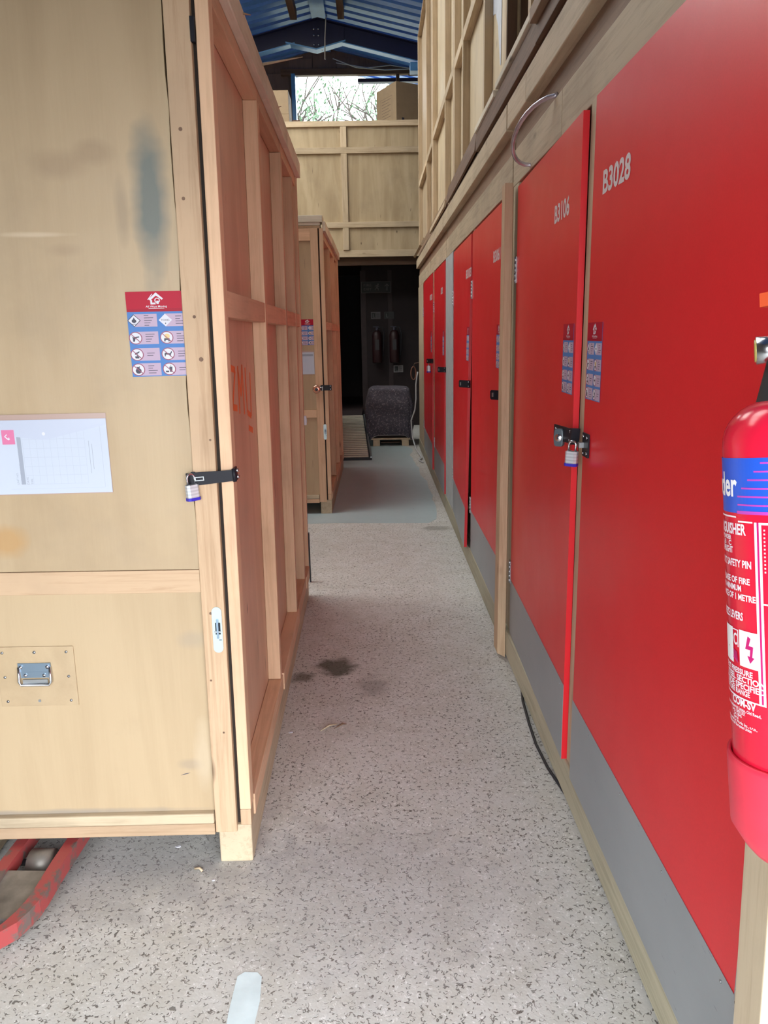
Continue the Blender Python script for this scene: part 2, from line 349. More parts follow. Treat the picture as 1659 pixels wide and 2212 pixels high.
def obj(name, mb, parent=None, M=None, bevel=0.0): return link(name, mb.mesh(name), parent, M, bevel)
def tag(o, label=None, cat=None, group=None, kind=None):
    if label: o['label'] = label
    if cat: o['category'] = cat
    if group: o['group'] = group
    if kind: o['kind'] = kind
    return o
def thing(name, label, cat, loc=(0, 0, 0), rz=0.0, group=None):
    o = bpy.data.objects.new(name, None); COL.objects.link(o); o.location = loc; o.rotation_euler = (0, 0, rz); o.empty_display_size = 0.1
    return tag(o, label, cat, group)
def struct(name, mb=None, parent=None, label=None):
    o = obj(name, mb) if mb else bpy.data.objects.new(name, None)
    if not mb: COL.objects.link(o)
    if parent: o.parent = parent
    else: o['kind'] = 'structure'
    if label: o['label'] = label
    return o
def bx(name, parent, x0, x1, y0, y1, z0, z1, m, bevel=0.0015):
    return obj(name, MB().box(x0, x1, y0, y1, z0, z1, m), parent, bevel=bevel)
def frame(p, right, up):
    r = Vector(right).normalized(); u = Vector(up).normalized(); n = r.cross(u)
    return Matrix(((r.x, u.x, n.x, p[0]), (r.y, u.y, n.y, p[1]), (r.z, u.z, n.z, p[2]), (0, 0, 0, 1)))
def FX(x, y, z): return frame((x, y, z), (0, -1, 0), (0, 0, 1))     # plane seen by someone looking towards +X
def FY(x, y, z): return frame((x, y, z), (1, 0, 0), (0, 0, 1))      # plane seen by someone looking towards +Y
_tc = {}
def text(s, size, m, weight=0.0, sx=1.0, align='LEFT', shear=0.0, z=0.0):
    k = (s, weight, shear)
    if k not in _tc:
        cu = bpy.data.curves.new('t', 'FONT'); cu.body = s; cu.size = 1.0; cu.offset = weight; cu.shear = shear; cu.resolution_u = 3
        ob = bpy.data.objects.new('t', cu); me = bpy.data.meshes.new_from_object(ob)
        _tc[k] = ([tuple(v.co) for v in me.vertices], [tuple(p.vertices) for p in me.polygons])
        bpy.data.objects.remove(ob); bpy.data.curves.remove(cu); bpy.data.meshes.remove(me)
    vs, fs = _tc[k]
    x0 = min(v[0] for v in vs); x1 = max(v[0] for v in vs)
    off = {'LEFT': -x0, 'RIGHT': -x1, 'CENTER': -(x0+x1)/2}[align]
    mb = MB(); mb.add([((v[0]+off)*size*sx, v[1]*size, z) for v in vs], fs, m); return mb
def fit_text(s, x0, x1, y0, h, m, weight=0.0, z=0.0):   # capitals of height h between x0 and x1
    t = text(s, h/0.69, m, weight); wd = max(v[0] for v in t.v)
    t.v = [(x0+v[0]*(x1-x0)/wd, y0+v[1], z) for v in t.v]; return t
# ---------------------------------------------------------------- setting
YB = 15.0; XL, XR = -5.0, 3.6; RX, RZ, SL = -0.75, 6.36, 0.24
def roofz(x): return RZ-abs(x-RX)*SL
fl = struct('floor', MB().box(XL-0.1, XR+0.1, YF-0.1, YB+0.1, -0.1, 0.0, floor_m))
yard = struct('floor', MB().box(-14, 14, -16, YF-0.1, -0.12, -0.012, yard_m)); yard.name = 'floor_yard'
struct('floor_grass', MB().box(-30, 30, YB+0.1, 60, -0.3, -0.1, grass_m))
# worn blue painted area with a ragged right edge
pts = [(-0.62, 5.83), (-0.315, 5.83), (0.1, 5.79), (0.40, 5.77), (0.47, 5.9)]
y = 6.1
while y < 11.3:
    pts.append((0.50-0.10*max(0, (y-7.2)/3)*random.uniform(0.2, 1.6)+random.uniform(-0.015, 0.015), y)); y += random.uniform(0.12, 0.3)
pts += [(0.3, 11.4), (-0.62, 11.4)]
obj('painted_area', MB().prism(pts, 0.0015, bluefloor), fl)['label'] = 'worn pale blue floor paint'
pts = [(-0.338, 1.30), (-0.285, 1.30), (-0.279, 1.41), (-0.284, 1.475), (-0.296, 1.488), (-0.325, 1.49), (-0.340, 1.478), (-0.343, 1.38)]
obj('paint_mark', MB().prism(pts, 0.001, markpaint), fl)['label'] = 'short pale blue painted bar'
# walls
def wall_y(name, y0, y1, holes, mat, x0=XL, x1=XR):
    mb = MB(); xs = sorted({x0, x1, RX}|{h[0] for h in holes}|{h[1] for h in holes})
    for a, c in zip(xs[:-1], xs[1:]):
        hh = [h for h in holes if h[0] <= a and h[1] >= c]
        segs = [(0, None)]
        if hh: segs = [(0, hh[0][2]), (hh[0][3], None)]
        for z0, z1 in segs:
            ta = roofz(a) if z1 is None else z1; tb = roofz(c) if z1 is None else z1
            if ta-z0 < 1e-4: continue
            mb.hexa([(a, y0, z0), (c, y0, z0), (c, y1, z0), (a, y1, z0), (a, y0, ta), (c, y0, tb), (c, y1, tb), (a, y1, ta)], mat)
    return struct(name, mb)
wf = wall_y('wall_front', YF-0.1, YF, [(DOOR[0], DOOR[1], 0.0, DOOR[2])], blockwall)
WIN = (-1.33, 0.95, 4.5, 5.93)
wb = wall_y('wall_back', YB, YB+0.1, [WIN], brownboard)
struct('wall_left', MB().box(XL-0.1, XL, YF, YB, 0, roofz(XL), blockwall))
struct('wall_right', MB().box(XR, XR+0.1, YF, YB, 0, roofz(XR), blockwall))
for k in range(12):     # upright boards of the gable above and beside the window
    x = -3.9+k*0.42
    if x < WIN[0]-0.3: bx('board', wb, x, x+0.40, YB-0.02, YB-0.002, 3.8, roofz(x+0.2)-0.2 if x > -2 else roofz(x)-0.05, brownboard)
    else: bx('board', wb, x, x+0.40, YB-0.02-0.006*(k % 2), YB-0.002, WIN[3]+0.09, min(roofz(x), roofz(x+0.4))-0.02, brownboard)
wn_ = struct('window_1')
bx('frame_left', wn_, WIN[0]-0.02, WIN[0]+0.05, YB-0.10, YB+0.09, WIN[2], WIN[3], beam_edge)
bx('frame_top', wn_, WIN[0]-0.2, WIN[1]+0.1, YB-0.07, YB-0.001, WIN[3]-0.02, WIN[3]+0.08, W['dark_x'])
bx('mullion', wn_, 0.50, 0.56, YB-0.06, YB-0.002, WIN[2], WIN[3]-0.02, W['dark_z'])
bx('gutter', wn_, -0.18, WIN[1], YB+0.12, YB+0.24, WIN[3]-0.09, WIN[3]-0.03, beam_m)
# roof: box-profile sheets, each a piece of its own
ceil = struct('ceiling')
def sheet_mesh(sgn, L):
    prof = []; p = 0.25
    for k in range(4):
        y = k*p
        prof += [(y, 0), (y+0.02, 0.06), (y+0.085, 0.06), (y+0.105, 0)]
    prof.append((1.0, 0)); vs = []; fs = []
    for (yy, zz) in prof:
        vs += [(0, yy, zz), (sgn*L, yy, zz-L*SL)]
    for i in range(len(prof)-1): fs.append((2*i, 2*i+1, 2*i+3, 2*i+2))
    return vs, fs
LR, LL = XR-RX+0.15, RX-XL+0.15
for sgn, L, base in ((1, LR, 'r'), (-1, LL, 'l')):
    vs, fs = sheet_mesh(sgn, L)
    me = MB().add(vs, fs, roof_m).mesh('roof_sheet'); me2 = MB().add(vs, fs, skyl).mesh('skylight_sheet')
    for k in range(17):
        y = YF-0.2+k*1.0
        sk = (sgn < 0 and k in (5, 6, 9, 10, 11))
        o = link('skylight_sheet' if sk else 'roof_sheet', me2 if sk else me, ceil); o.location = (RX, y, RZ)
for y0, y1 in ((3.3, 5.3), (7.3, 10.3)):
    ang = math.atan(SL); portal((RX-LL/2, (y0+y1)/2, RZ-LL/2*SL+0.08), (0, -ang, 0), LL*1.02, y1-y0)
rc = MB().hexa([(RX-0.11, YF, RZ-0.075), (RX+0.11, YF, RZ-0.075), (RX+0.11, YB, RZ-0.075), (RX-0.11, YB, RZ-0.075), (RX-0.06, YF, RZ+0.0), (RX+0.06, YF, RZ+0.0), (RX+0.06, YB, RZ+0.0), (RX-0.06, YB, RZ+0.0)], roof_m)
obj('ridge_cap', rc, ceil)
for x in (RX-0.36, RX+0.36, RX-1.9, RX+1.9, RX-3.2, RX+3.2):
    z = roofz(x)-0.02; bx('purlin', ceil, x-0.05, x+0.05, YF, 13.1, z-0.13, z, W['dark_y'], bevel=0)
# steel portal frame seen under the ridge
tr1 = struct('trim_1')
YP = 13.2
def rafter(x0, z0, x1, z1, name):
    d = Vector((x1-x0, 0, z1-z0)); n = Vector((-d.z, 0, d.x)).normalized()
    if n.z < 0: n = -n
    h = 0.245
    p = lambda x, z, off, y: (x+n.x*off, y, z+n.z*off)
    web = MB().hexa([p(x0, z0, -h, YP), p(x1, z1, -h, YP), p(x1, z1, -h, YP+0.014), p(x0, z0, -h, YP+0.014), p(x0, z0, 0, YP), p(x1, z1, 0, YP), p(x1, z1, 0, YP+0.014), p(x0, z0, 0, YP+0.014)], beam_m)
    obj(name, web, tr1)
    for off, mt in ((0, beam_m), (-h, beam_edge)):
        if off: x0, z0 = x0+d.x*0.42/abs(d.x), z0-0.42*SL
        fb = MB().hexa([p(x0, z0, off-0.014, YP-0.07), p(x1, z1, off-0.014, YP-0.07), p(x1, z1, off-0.014, YP+0.08), p(x0, z0, off-0.014, YP+0.08), p(x0, z0, off, YP-0.07), p(x1, z1, off, YP-0.07), p(x1, z1, off, YP+0.08), p(x0, z0, off, YP+0.08)], mt)
        obj('flange', fb, tr1)
zt = 6.17
rafter(RX, zt, XR, zt-(XR-RX)*SL, 'rafter_web'); rafter(RX, zt, XL, zt-(RX-XL)*SL, 'rafter_web')
pl = MB().prism([(RX-0.48, zt-0.34), (RX-0.05, 5.735), (RX+0.05, 5.735), (RX+0.40, 5.84), (RX+0.40, zt-0.12), (RX, zt-0.02), (RX-0.48, zt-0.12)], 0.05, beam_m, 'y', YP-0.02)
obj('apex_plate', pl, tr1)
def strip(p0, p1, y0, y1, t, m):
    (x0, z0), (x1, z1) = p0, p1
    return MB().hexa([(x0, y0, z0-t), (x1, y0, z1-t), (x1, y1, z1-t), (x0, y1, z0-t), (x0, y0, z0), (x1, y0, z1), (x1, y1, z1), (x0, y1, z0)], m)
obj('flange', strip((RX-0.50, 5.835), (RX-0.03, 5.735), YP-0.09, YP+0.09, 0.02, beam_edge), tr1)
obj('flange', strip((RX-0.03, 5.735), (RX+0.42, 5.85), YP-0.09, YP+0.09, 0.02, beam_edge), tr1)
for z in (6.02, 5.93, 5.80):
    for dx in (-0.035, 0.035):
        obj('bolt', MB().tube([(RX+dx-0.03, YP-0.045, z), (RX+dx-0.03, YP-0.015, z)], 0.016, chrome, 6), tr1)
bx('haunch_end', tr1, 0.66, 0.8, YP-0.1, YP+0.1, 5.40, 5.52, beam_edge)
t = thing('hanging_rod', 'thin white rod hanging in front of the navy steel roof beam', 'rod', (RX+0.13, YP-0.16, 6.1))
obj('rod', MB().tube([(0.0, 0, 0.02), (0.0, 0, -0.02), (-0.02, 0, -0.25), (-0.03, 0, -0.54)], 0.009, cablewhite, 6), t)
obj('hook', MB().tube([(0, 0, 0.02), (0.02, 0, 0.05), (0.0, 0, 0.09)], 0.006, dull_steel, 6), t)
for nm, lab, pts in (('electric_cable', 'upper of two pale wires sagging under the blue roof beam', [(-0.55, YB-0.16, 6.07), (0.0, YB-0.14, 5.99), (0.4, YB-0.16, 6.02), (0.9, YB-0.2, 5.93)]),
                     ('electric_cable', 'lower of two pale wires sagging under the blue roof beam', [(-0.6, YB-0.22, 6.12), (-0.2, YB-0.2, 5.98), (0.3, YB-0.22, 5.93), (0.9, YB-0.28, 5.92)])):
    tag(obj(nm, MB().tube(pts, 0.008, cablewhite, 6)), lab, 'cable')
# ---------------------------------------------------------------- shared small hardware
def build_notice():
    Wd, Hd = 0.13, 0.195; m = MB(); x0, y0 = -Wd/2, -Hd/2
    m.box(x0, x0+Wd, y0, y0+Hd, 0.0002, 0.0006, n_blue)
    z = 0.0008
    m.quad2(x0, x0+Wd, y0+Hd*0.765, y0+Hd, z, n_red); m.quad2(x0, x0+Wd, y0+Hd*0.765, y0+Hd*0.80, z+0.0001, n_red2)
    cxl = 0.0; yl = y0+Hd*0.90
    m.poly([(cxl-0.016, yl+0.002, z+.0002), (cxl+0.001, yl+0.017, z+.0002), (cxl+0.016, yl+0.003, z+.0002), (cxl+0.013, yl, z+.0002), (cxl+0.001, yl+0.010, z+.0002), (cxl-0.012, yl-0.001, z+.0002)], n_white)
    m.quad2(cxl-0.012, cxl-0.008, yl-0.007, yl, z+.0002, n_white); m.quad2(cxl-0.012, cxl-0.001, yl-0.010, yl-0.006, z+.0002, n_white)
    m.poly([(cxl-0.018, yl+0.001, z+.0002), (cxl-0.008, yl+0.014, z+.0002), (cxl-0.0065, yl+0.0135, z+.0002), (cxl-0.0165, yl+0.0005, z+.0002)], n_white)
    m.disc(cxl+0.003, yl-0.001, z+.0002, 0.006, n_white, 16, 0.004); m.quad2(cxl+0.001, cxl+0.006, yl-0.009, yl-0.002, z+.0003, n_white)
    m.merge(fit_text('All Ways Moving', cxl-0.023, cxl+0.023, yl-0.0165, 0.0042, n_white, 0.01, z+.0003))
    m.quad2(cxl-0.017, cxl+0.017, yl-0.0195, yl-0.0185, z+.0002, n_white)
    rows = [y0+Hd*t for t in (0.665, 0.46, 0.265, 0.085)]
    for r, yy in enumerate(rows):
        for cc, xx in enumerate((x0+0.014, x0+0.082)):
            m.quad2(xx, min(xx+0.050, x0+Wd), yy-0.0145, yy+0.0145, z, n_pink)
            nl = (5, 4, 2, 4)[r] if cc == 0 else (4, 4, 3, 2)[r]
            for q in range(nl):
                ly = yy+(nl-1)*0.0028-q*0.0056; wl = 0.010+0.010*((q*7+r*3+cc*5) % 4)/3
                m.quad2(xx+0.022, min(xx+0.022+wl, x0+Wd-0.001), ly-0.0007, ly+0.0007, z+.0001, ink)
            cx0 = xx; z2 = z+.0002
            if r == 0:
                R = 0.0145
                m.poly([(cx0-R, yy, z2), (cx0, yy-R, z2), (cx0+R, yy, z2), (cx0, yy+R, z2)], ink if cc == 0 else n_white)
                m.poly([(cx0-R+.002, yy, z2+.0001), (cx0, yy-R+.002, z2+.0001), (cx0+R-.002, yy, z2+.0001), (cx0, yy+R-.002, z2+.0001)], n_white)
                if cc == 0:
                    m.poly([(cx0-0.005, yy-0.003, z2+.0002), (cx0+0.0, yy-0.006, z2+.0002), (cx0+0.005, yy-0.003, z2+.0002), (cx0+0.0045, yy+0.001, z2+.0002), (cx0+0.002, yy+0.003, z2+.0002), (cx0, yy+0.008, z2+.0002), (cx0-0.002, yy+0.003, z2+.0002), (cx0-0.005, yy+0.001, z2+.0002)], ink)
                    m.quad2(cx0-0.005, cx0+0.005, yy-0.0085, yy-0.0075, z2+.0002, ink)
                else: m.merge(fit_text('TOXIC', cx0-0.0095, cx0+0.0095, yy-0.002, 0.004, ink, 0.012, z2+.0002)); m.quad2(cx0-0.001, cx0+0.001, yy-0.009, yy-0.006, z2+.0002, ink)
                continue
            R = 0.0145; m.disc(cx0, yy, z2, R, n_ring, 28); m.disc(cx0, yy, z2+.0001, R-0.002, n_white, 28)
            zz = z2+.0002
            P = lambda *pp: m.poly([(cx0+a, yy+b_, zz) for a, b_ in pp], ink)
            if (r, cc) == (1, 0): P((-0.009, 0.006), (-0.006, 0.002), (0.008, 0.004), (0.008, 0.0015), (0.0, -0.0005), (-0.002, -0.008), (-0.006, -0.008), (-0.006, -0.001))
            elif (r, cc) == (1, 1):
                m.disc(cx0+0.001, yy+0.003, zz, 0.006, n_yell, 12); P((-0.006, -0.002), (0.006, -0.002), (0.006, -0.009), (0.003, -0.009), (0.003, -0.006), (-0.003, -0.006), (-0.003, -0.009), (-0.006, -0.009))
            elif (r, cc) == (2, 0): P((-0.004, -0.009), (0.004, -0.009), (0.005, -0.004), (-0.005, -0.004)); P((-0.001, -0.004), (0.001, -0.004), (0.001, 0.002), (0.005, 0.004), (0.006, 0.008), (0.0, 0.005), (-0.004, 0.004), (-0.005, 0.0), (-0.001, 0.0))
            elif (r, cc) == (2, 1): P((-0.008, 0.0), (-0.006, 0.003), (0.004, 0.001), (0.008, 0.007), (0.009, 0.004), (0.006, -0.001), (0.006, -0.008), (0.004, -0.003), (-0.004, -0.001), (-0.007, -0.007))
            elif (r, cc) == (3, 0):
                m.disc(cx0, yy-0.003, zz, 0.0065, ink, 14); P((-0.002, 0.002), (0.002, 0.002), (0.004, 0.008), (0.0, 0.006), (-0.004, 0.007))
            else: P((0.001, -0.007), (0.006, -0.007), (0.007, 0.005), (0.0, 0.005)); m.quad2(cx0-0.008, cx0-0.001, yy-0.008, yy-0.004, zz, ink); m.quad2(cx0+0.003, cx0+0.004, yy+0.005, yy+0.009, zz, ink)
            a = math.radians(135); dx, dy = math.cos(a), math.sin(a); px, py = -dy*0.0009, dx*0.0009; q = R-0.001
            m.poly([(cx0+dx*q+px, yy+dy*q+py, zz+.0001), (cx0+dx*q-px, yy+dy*q-py, zz+.0001), (cx0-dx*q-px, yy-dy*q-py, zz+.0001), (cx0-dx*q+px, yy-dy*q+py, zz+.0001)], n_ring)
    return m.mesh('safety_notice')
NOTICE = build_notice()
def build_hinge():
    m = MB(); m.box(-0.017, -0.002, -0.05, 0.05, 0, 0.002, dull_steel); m.box(0.002, 0.017, -0.05, 0.05, 0, 0.002, dull_steel)
    for k in range(5): m.tube([(0, -0.05+k*0.02+0.001, 0.003), (0, -0.05+k*0.02+0.019, 0.003)], 0.004, dull_steel, 8)
    for x in (-0.010, 0.010):
        for y in (-0.036, -0.012, 0.012, 0.036): m.tube([(x, y, 0.001), (x, y, 0.003)], 0.003, chrome, 8)
    return m.mesh('hinge')
HINGE = build_hinge()
def build_hasp(L=0.085, h=0.042):
    m = MB(); c = 0.006
    m.prism([(-L/2+c, -h/2), (L/2, -h/2), (L/2, h/2), (-L/2+c, h/2), (-L/2, h/2-c), (-L/2, -h/2+c)], 0.003, black_m, 'z', 0.004)
    m.box(L/2-0.002, L/2+0.004, -h/2, h/2, 0.0, 0.009, black_m)
    m.box(-L/2+0.012, -L/2+0.02, -0.009, 0.009, 0.007, 0.010, dull_steel)
    for y in (-0.012, 0.012): m.tube([(L/2-0.006, y, 0.006), (L/2-0.006, y, 0.0085)], 0.003, chrome, 8)
    return m.mesh('hasp')
HASP = build_hasp()
def padlock(label, M, s=1.0):
    t = thing('padlock', label, 'padlock'); t.matrix_world = M
    wd, hh, dp, c = 0.034*s, 0.036*s, 0.024*s, 0.006*s
    out = lambda w_, d_, cc: [(-w_/2+cc, -d_/2), (w_/2-cc, -d_/2), (w_/2, -d_/2+cc), (w_/2, d_/2-cc), (w_/2-cc, d_/2), (-w_/2+cc, d_/2), (-w_/2, d_/2-cc), (-w_/2, -d_/2+cc)]
    b1 = MB()
    for k in range(8):   # laminated plates
        e = 0.0004 if k % 2 else 0.0
        b1.prism([(x*(1-e*20), y_*(1-e*20)) for x, y_ in out(wd, dp, c)], hh/8, lock_a if k % 2 else lock_b, 'y', -hh+k*hh/8)
    obj('body', b1, t)
    obj('base_band', MB().prism(out(wd*1.08, dp*1.1, c), 0.008*s, blueplastic, 'y', -hh-0.006*s), t)
    r = 0.0105*s; path = [(-r, -0.002, 0), (-r, 0.018*s, 0)]+[(-r*math.cos(a), 0.018*s+r*math.sin(a), 0) for a in [k*math.pi/8 for k in range(1, 8)]]+[(r, 0.018*s, 0), (r, -0.002, 0)]
    obj('shackle', MB().tube(path, 0.0032*s, chrome, 8), t)
    rv = MB()
    for x in (-0.01*s, 0.01*s):
        for z in (-0.006*s, 0.006*s): rv.tube([(x, 0, z), (x, 0.0018, z)], 0.0025*s, dull_steel, 8)
    obj('rivets', rv, t)
    return t
def finger_pull(parent, x, y, z):
    m = MB(); hw, hh = 0.0125, 0.062
    out = [(-hw*math.cos(a)*-1, hh-hw+hw*math.sin(a)) for a in [k*math.pi/8 for k in range(9)]]
    out = [(hw*math.cos(k*math.pi/8), hh-hw+hw*math.sin(k*math.pi/8)) for k in range(9)]+[(-hw*math.cos(k*math.pi/8), -(hh-hw)-hw*math.sin(k*math.pi/8)) for k in range(9)]
    m.prism(out, 0.002, plain('pale_blue_zinc', (0.50, 0.66, 0.70), 0.35, 0.3), 'z', 0.0)
    m.quad2(-0.005, 0.008, -0.012, 0.02, 0.0022, black_m)
    m.box(-0.0015, 0.0035, -0.022, 0.03, 0.0023, 0.006, bluesteel); m.box(-0.008, 0.009, -0.006, -0.002, 0.0023, 0.005, dull_steel)
    m.quad2(0.003, 0.010, -0.028, -0.026, 0.0022, ink)
    return obj('finger_pull', m, parent, FY(x, y, z))
# ---------------------------------------------------------------- the big crates on the left
def crate(name, label, loc, rz, W_=1.55, D=2.27, mats=None, near=True):
    fp, sp, fr, sf = mats
    t = thing(name, label, 'crate', loc, rz, None)
    Z = 2.26
    # skids
    for i, x in enumerate((-0.092, -W_/2-0.045, -W_)):
        bx('skid', t, x, x+0.09, 0.0 if i == 0 else 0.02, D-0.02, 0.0, 0.115, W['grey_y'], 0.004)
    # base deck, left side, back, top
    bx('base_deck', t, -W_, -0.05, 0.03, D, 0.115, 0.135, W[fr+'_y'], 0)
    bx('left_side', t, -W_, -W_+0.03, 0.03, D, 0.135, 2.22, sp)
    bx('back_panel', t, -W_+0.03, -0.05, D-0.03, D-0.012, 0.135, 2.22, sp)
    bx('roof_panel', t, -W_+0.0, -0.02, 0.0, D, 2.222, 2.24, W['pale_y'])
    # front: framed door
    bx('bottom_rail', t, -W_, -0.1, -0.012, 0.028, 0.095, 0.128, W[fr+'_x'])
    bx('sill_board', t, -W_+0.45 if near else -W_, -0.1, -0.014, 0.020, 0.129, 0.160, W['grey_x'], 0.004)
    bx('lower_panel', t, -W_+0.05, -0.0985, 0.004, 0.016, 0.160, 0.789, fp)
    bx('door_rail', t, -W_+0.05, -0.098, -0.006, 0.020, 0.790, 0.850, W['pine_x' if near else fr+'_x'])
    if near:   # the upper sheet has a slightly wandering cut edge
        ed = [(-0.098+0.0025*math.sin(i*1.7)+random.uniform(-0.0015, 0.0015)-(0.004 if i > 14 else 0), 0.8512+i*0.0667) for i in range(21)]
        obj('upper_panel', MB().prism([(-W_+0.05, 0.8512)]+ed+[(-W_+0.05, ed[-1][1])], 0.014, fp, 'y', -0.004), t, bevel=0.001)
    else:
        bx('upper_panel', t, -W_+0.05, -0.098, 0.004, 0.016, 0.851, 2.13, fp)
    bx('top_rail', t, -W_+0.02, -0.098, -0.006, 0.022, 2.131 if not near else 2.187, 2.221, W[fr+'_x'])
    bx('stile', t, -0.0975, -0.040, -0.010, 0.024, 0.100, 2.221, W[fr+'_z'], 0.002)
    bx('stile', t, -W_, -W_+0.049, -0.010, 0.024, 0.129, 2.221, W[fr+'_z'], 0.002)
    bx('door_gap', t, -0.040, -0.030, 0.012, 0.024, 0.115, 2.221, dark_gap, 0)
    # side frame
    bx('corner_post', t, -0.030, 0.0, -0.004, 0.046, 0.165, 2.221, W[sf+'_z'], 0.002)
    bx('post_foot', t, -0.030, -0.001, -0.003, 0.046, 0.116, 0.164, W[fr+'_z'], 0.002)
    bx('inner_post', t, -0.052, -0.030, 0.024, 0.05, 0.116, 2.221, W[fr+'_z'], 0)
    bx('side_panel', t, -0.058, -0.046, 0.05, D-0.03, 0.14, 2.20, sp)
    st = [0.78, 1.49, 1.98, D-0.046]
    ys = [0.046]
    for i, y in enumerate(st):
        z0, z1 = 0.181, 2.150
        bx('stud', t, -0.0455, 0.0 if i < 3 else 0.002, y, y+0.046, z0 if i < 3 else 0.116, z1 if i < 3 else 2.221, W[sf+'_z'], 0.002)
        bx('side_rail', t, -0.0452, -0.0015, ys[-1]+0.0005, y-0.0005, 1.470, 1.533, W[sf+'_y'], 0.002)
        dz = random.uniform(-0.004, 0.004)
        bx('base_plate', t, -0.0452, 0.004+0.004*(i % 2), ys[-1]+0.0005, y+(0.046 if i < 3 else 0)-0.0005, 0.116, 0.180+dz if i < 3 else 0.18, W[sf+'_y'], 0.002)
        bx('head_plate', t, -0.0452, -0.004, ys[-1]+0.0005, y+(0.046 if i < 3 else 0)-0.0005, 2.151, 2.220, W[sf+'_y'], 0.002)
        ys.append(y+0.046)
    # rim of planks along the top edge
    for a, c_ in ((0.0, 0.93), (0.932, 1.62), (1.622, D)):
        bx('rim_plank', t, -0.004, 0.020, a, c_, 2.196+random.uniform(-.004, .004), 2.268+random.uniform(-.004, .004), W['rim_y'], 0.003)
    for x in (-0.30, -0.9):
        bx('cap_board', t, x-0.3, x+0.28, -0.012, 0.10, 2.241, 2.262, W['rim_x'], 0.002)
    return t
NEAR = (door_ply, side_ply, 'pine', 'red')
FAR = (crate2_ply, side_ply, 'red', 'red')
c1 = crate('storage_crate', 'large wooden storage crate nearest on the left, with chest handle and barred side', (-0.362, 1.875, 0), 0.0125, mats=NEAR)
c1.rotation_euler.y = 0.0095
c2 = crate('storage_crate', 'wooden storage crate at the end of the left row, with round lock on its door', (-0.365, 6.165, 0), -0.004, mats=FAR, near=False)
c3 = crate('storage_crate', 'wooden storage crate hidden behind the other two on the left', (-0.68, 8.56, 0), 0.0, D=2.2, W_=1.5, mats=FAR, near=False)  # unseen crate added to keep light out of the dark opening
for q in ((-0.33,), (-0.93,)): bx('cap_plank', c2, q[0]-0.28, q[0]+0.33, -0.02, 0.14, 2.263, 2.312, W['rim_x'], 0.003)
# details of the near crate (local coordinates)
link('safety_notice', NOTICE, c1, frame((-0.157, -0.0045, 1.431), (1, 0, 0), (-0.03, 0, 1)) @ Matrix.Diagonal((1.07, 1.0, 1.0, 1.0)))
pw = MB(); pw.box(-0.36, 0.0, -0.100, 0.096, 0, 0.0012, tan_strip)
pw.box(-0.36, -0.001, -0.098, 0.083, 0.0012, 0.0022, paper)
z = 0.0024
for k in range(10): pw.quad2(-0.205+k*0.0165-0.0003, -0.205+k*0.0165+0.0003, -0.074, 0.058, z, paper_line)
for k in range(7): pw.quad2(-0.205, -0.056, -0.074+k*0.022-0.0003, -0.074+k*0.022+0.0003, z, paper_line)
pw.quad2(-0.218, -0.208, -0.074, 0.060, z, paper_grey)
pw.quad2(-0.0175, -0.0165, -0.085, 0.075, z, paper_line); pw.quad2(-0.245, -0.0165, -0.0855, -0.085, z, paper_line)
pw.box(-0.252, -0.222, 0.025, 0.060, 0.0022, 0.0026, plain('pink_print', (0.62, 0.17, 0.32), 0.3))
pw.poly([(-0.246, 0.044, 0.003), (-0.240, 0.050, 0.003), (-0.239, 0.048, 0.003), (-0.243, 0.044, 0.003), (-0.237, 0.039, 0.003), (-0.235, 0.043, 0.003), (-0.233, 0.037, 0.003), (-0.237, 0.035, 0.003)], n_white)
for x, y0, y1 in ((-0.047, -0.05, 0.03), (-0.040, -0.04, 0.022)): pw.quad2(x-0.0005, x+0.0005, y0, y1, z, paper_grey)
for i, (x, s, a) in enumerate(((-0.224, 'UNIT NO.', 0.03), (-0.214, 'CUSTOMER NAME', 0.05), (-0.200, 'DATE', 0.018), (-0.190, 'TIME', 0.014))):
    tt = fit_text(s, 0, a, 0, 0.0045, paper_grey, 0.0)
    pw.merge(tt, Matrix.Translation((x, -0.074, z+0.0002)) @ Matrix.Rotation(math.radians(90), 4, 'Z'))
pw.poly([(-0.30, 0.083, z+.0001), (-0.30, 0.055, z+.0001), (-0.165, 0.035, z+.0001), (-0.145, 0.035, z+.0001), (-0.001, 0.068, z+.0001), (-0.001, 0.083, z+.0001)], plain('clear_flap_tint', (0.46, 0.50, 0.61), 0.3))
pw.disc(-0.152, 0.049, z+.0003, 0.004, n_white, 14)
obj('document_wallet', pw, c1, frame((-0.297, -0.0045, 1.152), (1, 0, 0), (-0.02, 0, 1)))
finger_pull(c1, -0.060, -0.0105, 0.690)
hp = MB(); hp.box(-0.20, 0.0, -0.083, 0.083, 0, 0.003, door_ply)
obj('handle_plate', hp, c1, FY(-0.437, 0.0035, 0.565), bevel=0.001)
sc_ = MB()
for x in (-0.018, -0.10, -0.182):
    for y_ in (-0.068, 0.0, 0.068):
        if x == -0.10 and y_ == 0: continue
        if x == -0.10: sc_.disc(x, y_, 0.0045, 0.004, dull_steel, 8)
        else: sc_.tube([(x, y_, 0.003), (x, y_, 0.0055)], 0.0035, dull_steel, 8)
sc_.tube([(-0.10, 0.068, 0.003), (-0.10, 0.068, 0.005)], 0.004, dull_steel, 8)
obj('screws', sc_, c1, FY(-0.437, 0.0035, 0.565))['kind'] = 'stuff'
hd = MB()
hd.box(-0.042, 0.042, 0.008, 0.032, 0, 0.003, bluesteel); hd.box(-0.036, 0.036, -0.008, 0.008, 0, 0.0035, bluesteel)
for x in (-0.034, 0.034): hd.tube([(x, 0.022, 0.003), (x, 0.022, 0.006)], 0.0045, chrome, 10)
for x in (-0.024, 0.024): hd.tube([(x, -0.001, 0.003), (x, -0.001, 0.006)], 0.0045, chrome, 10)
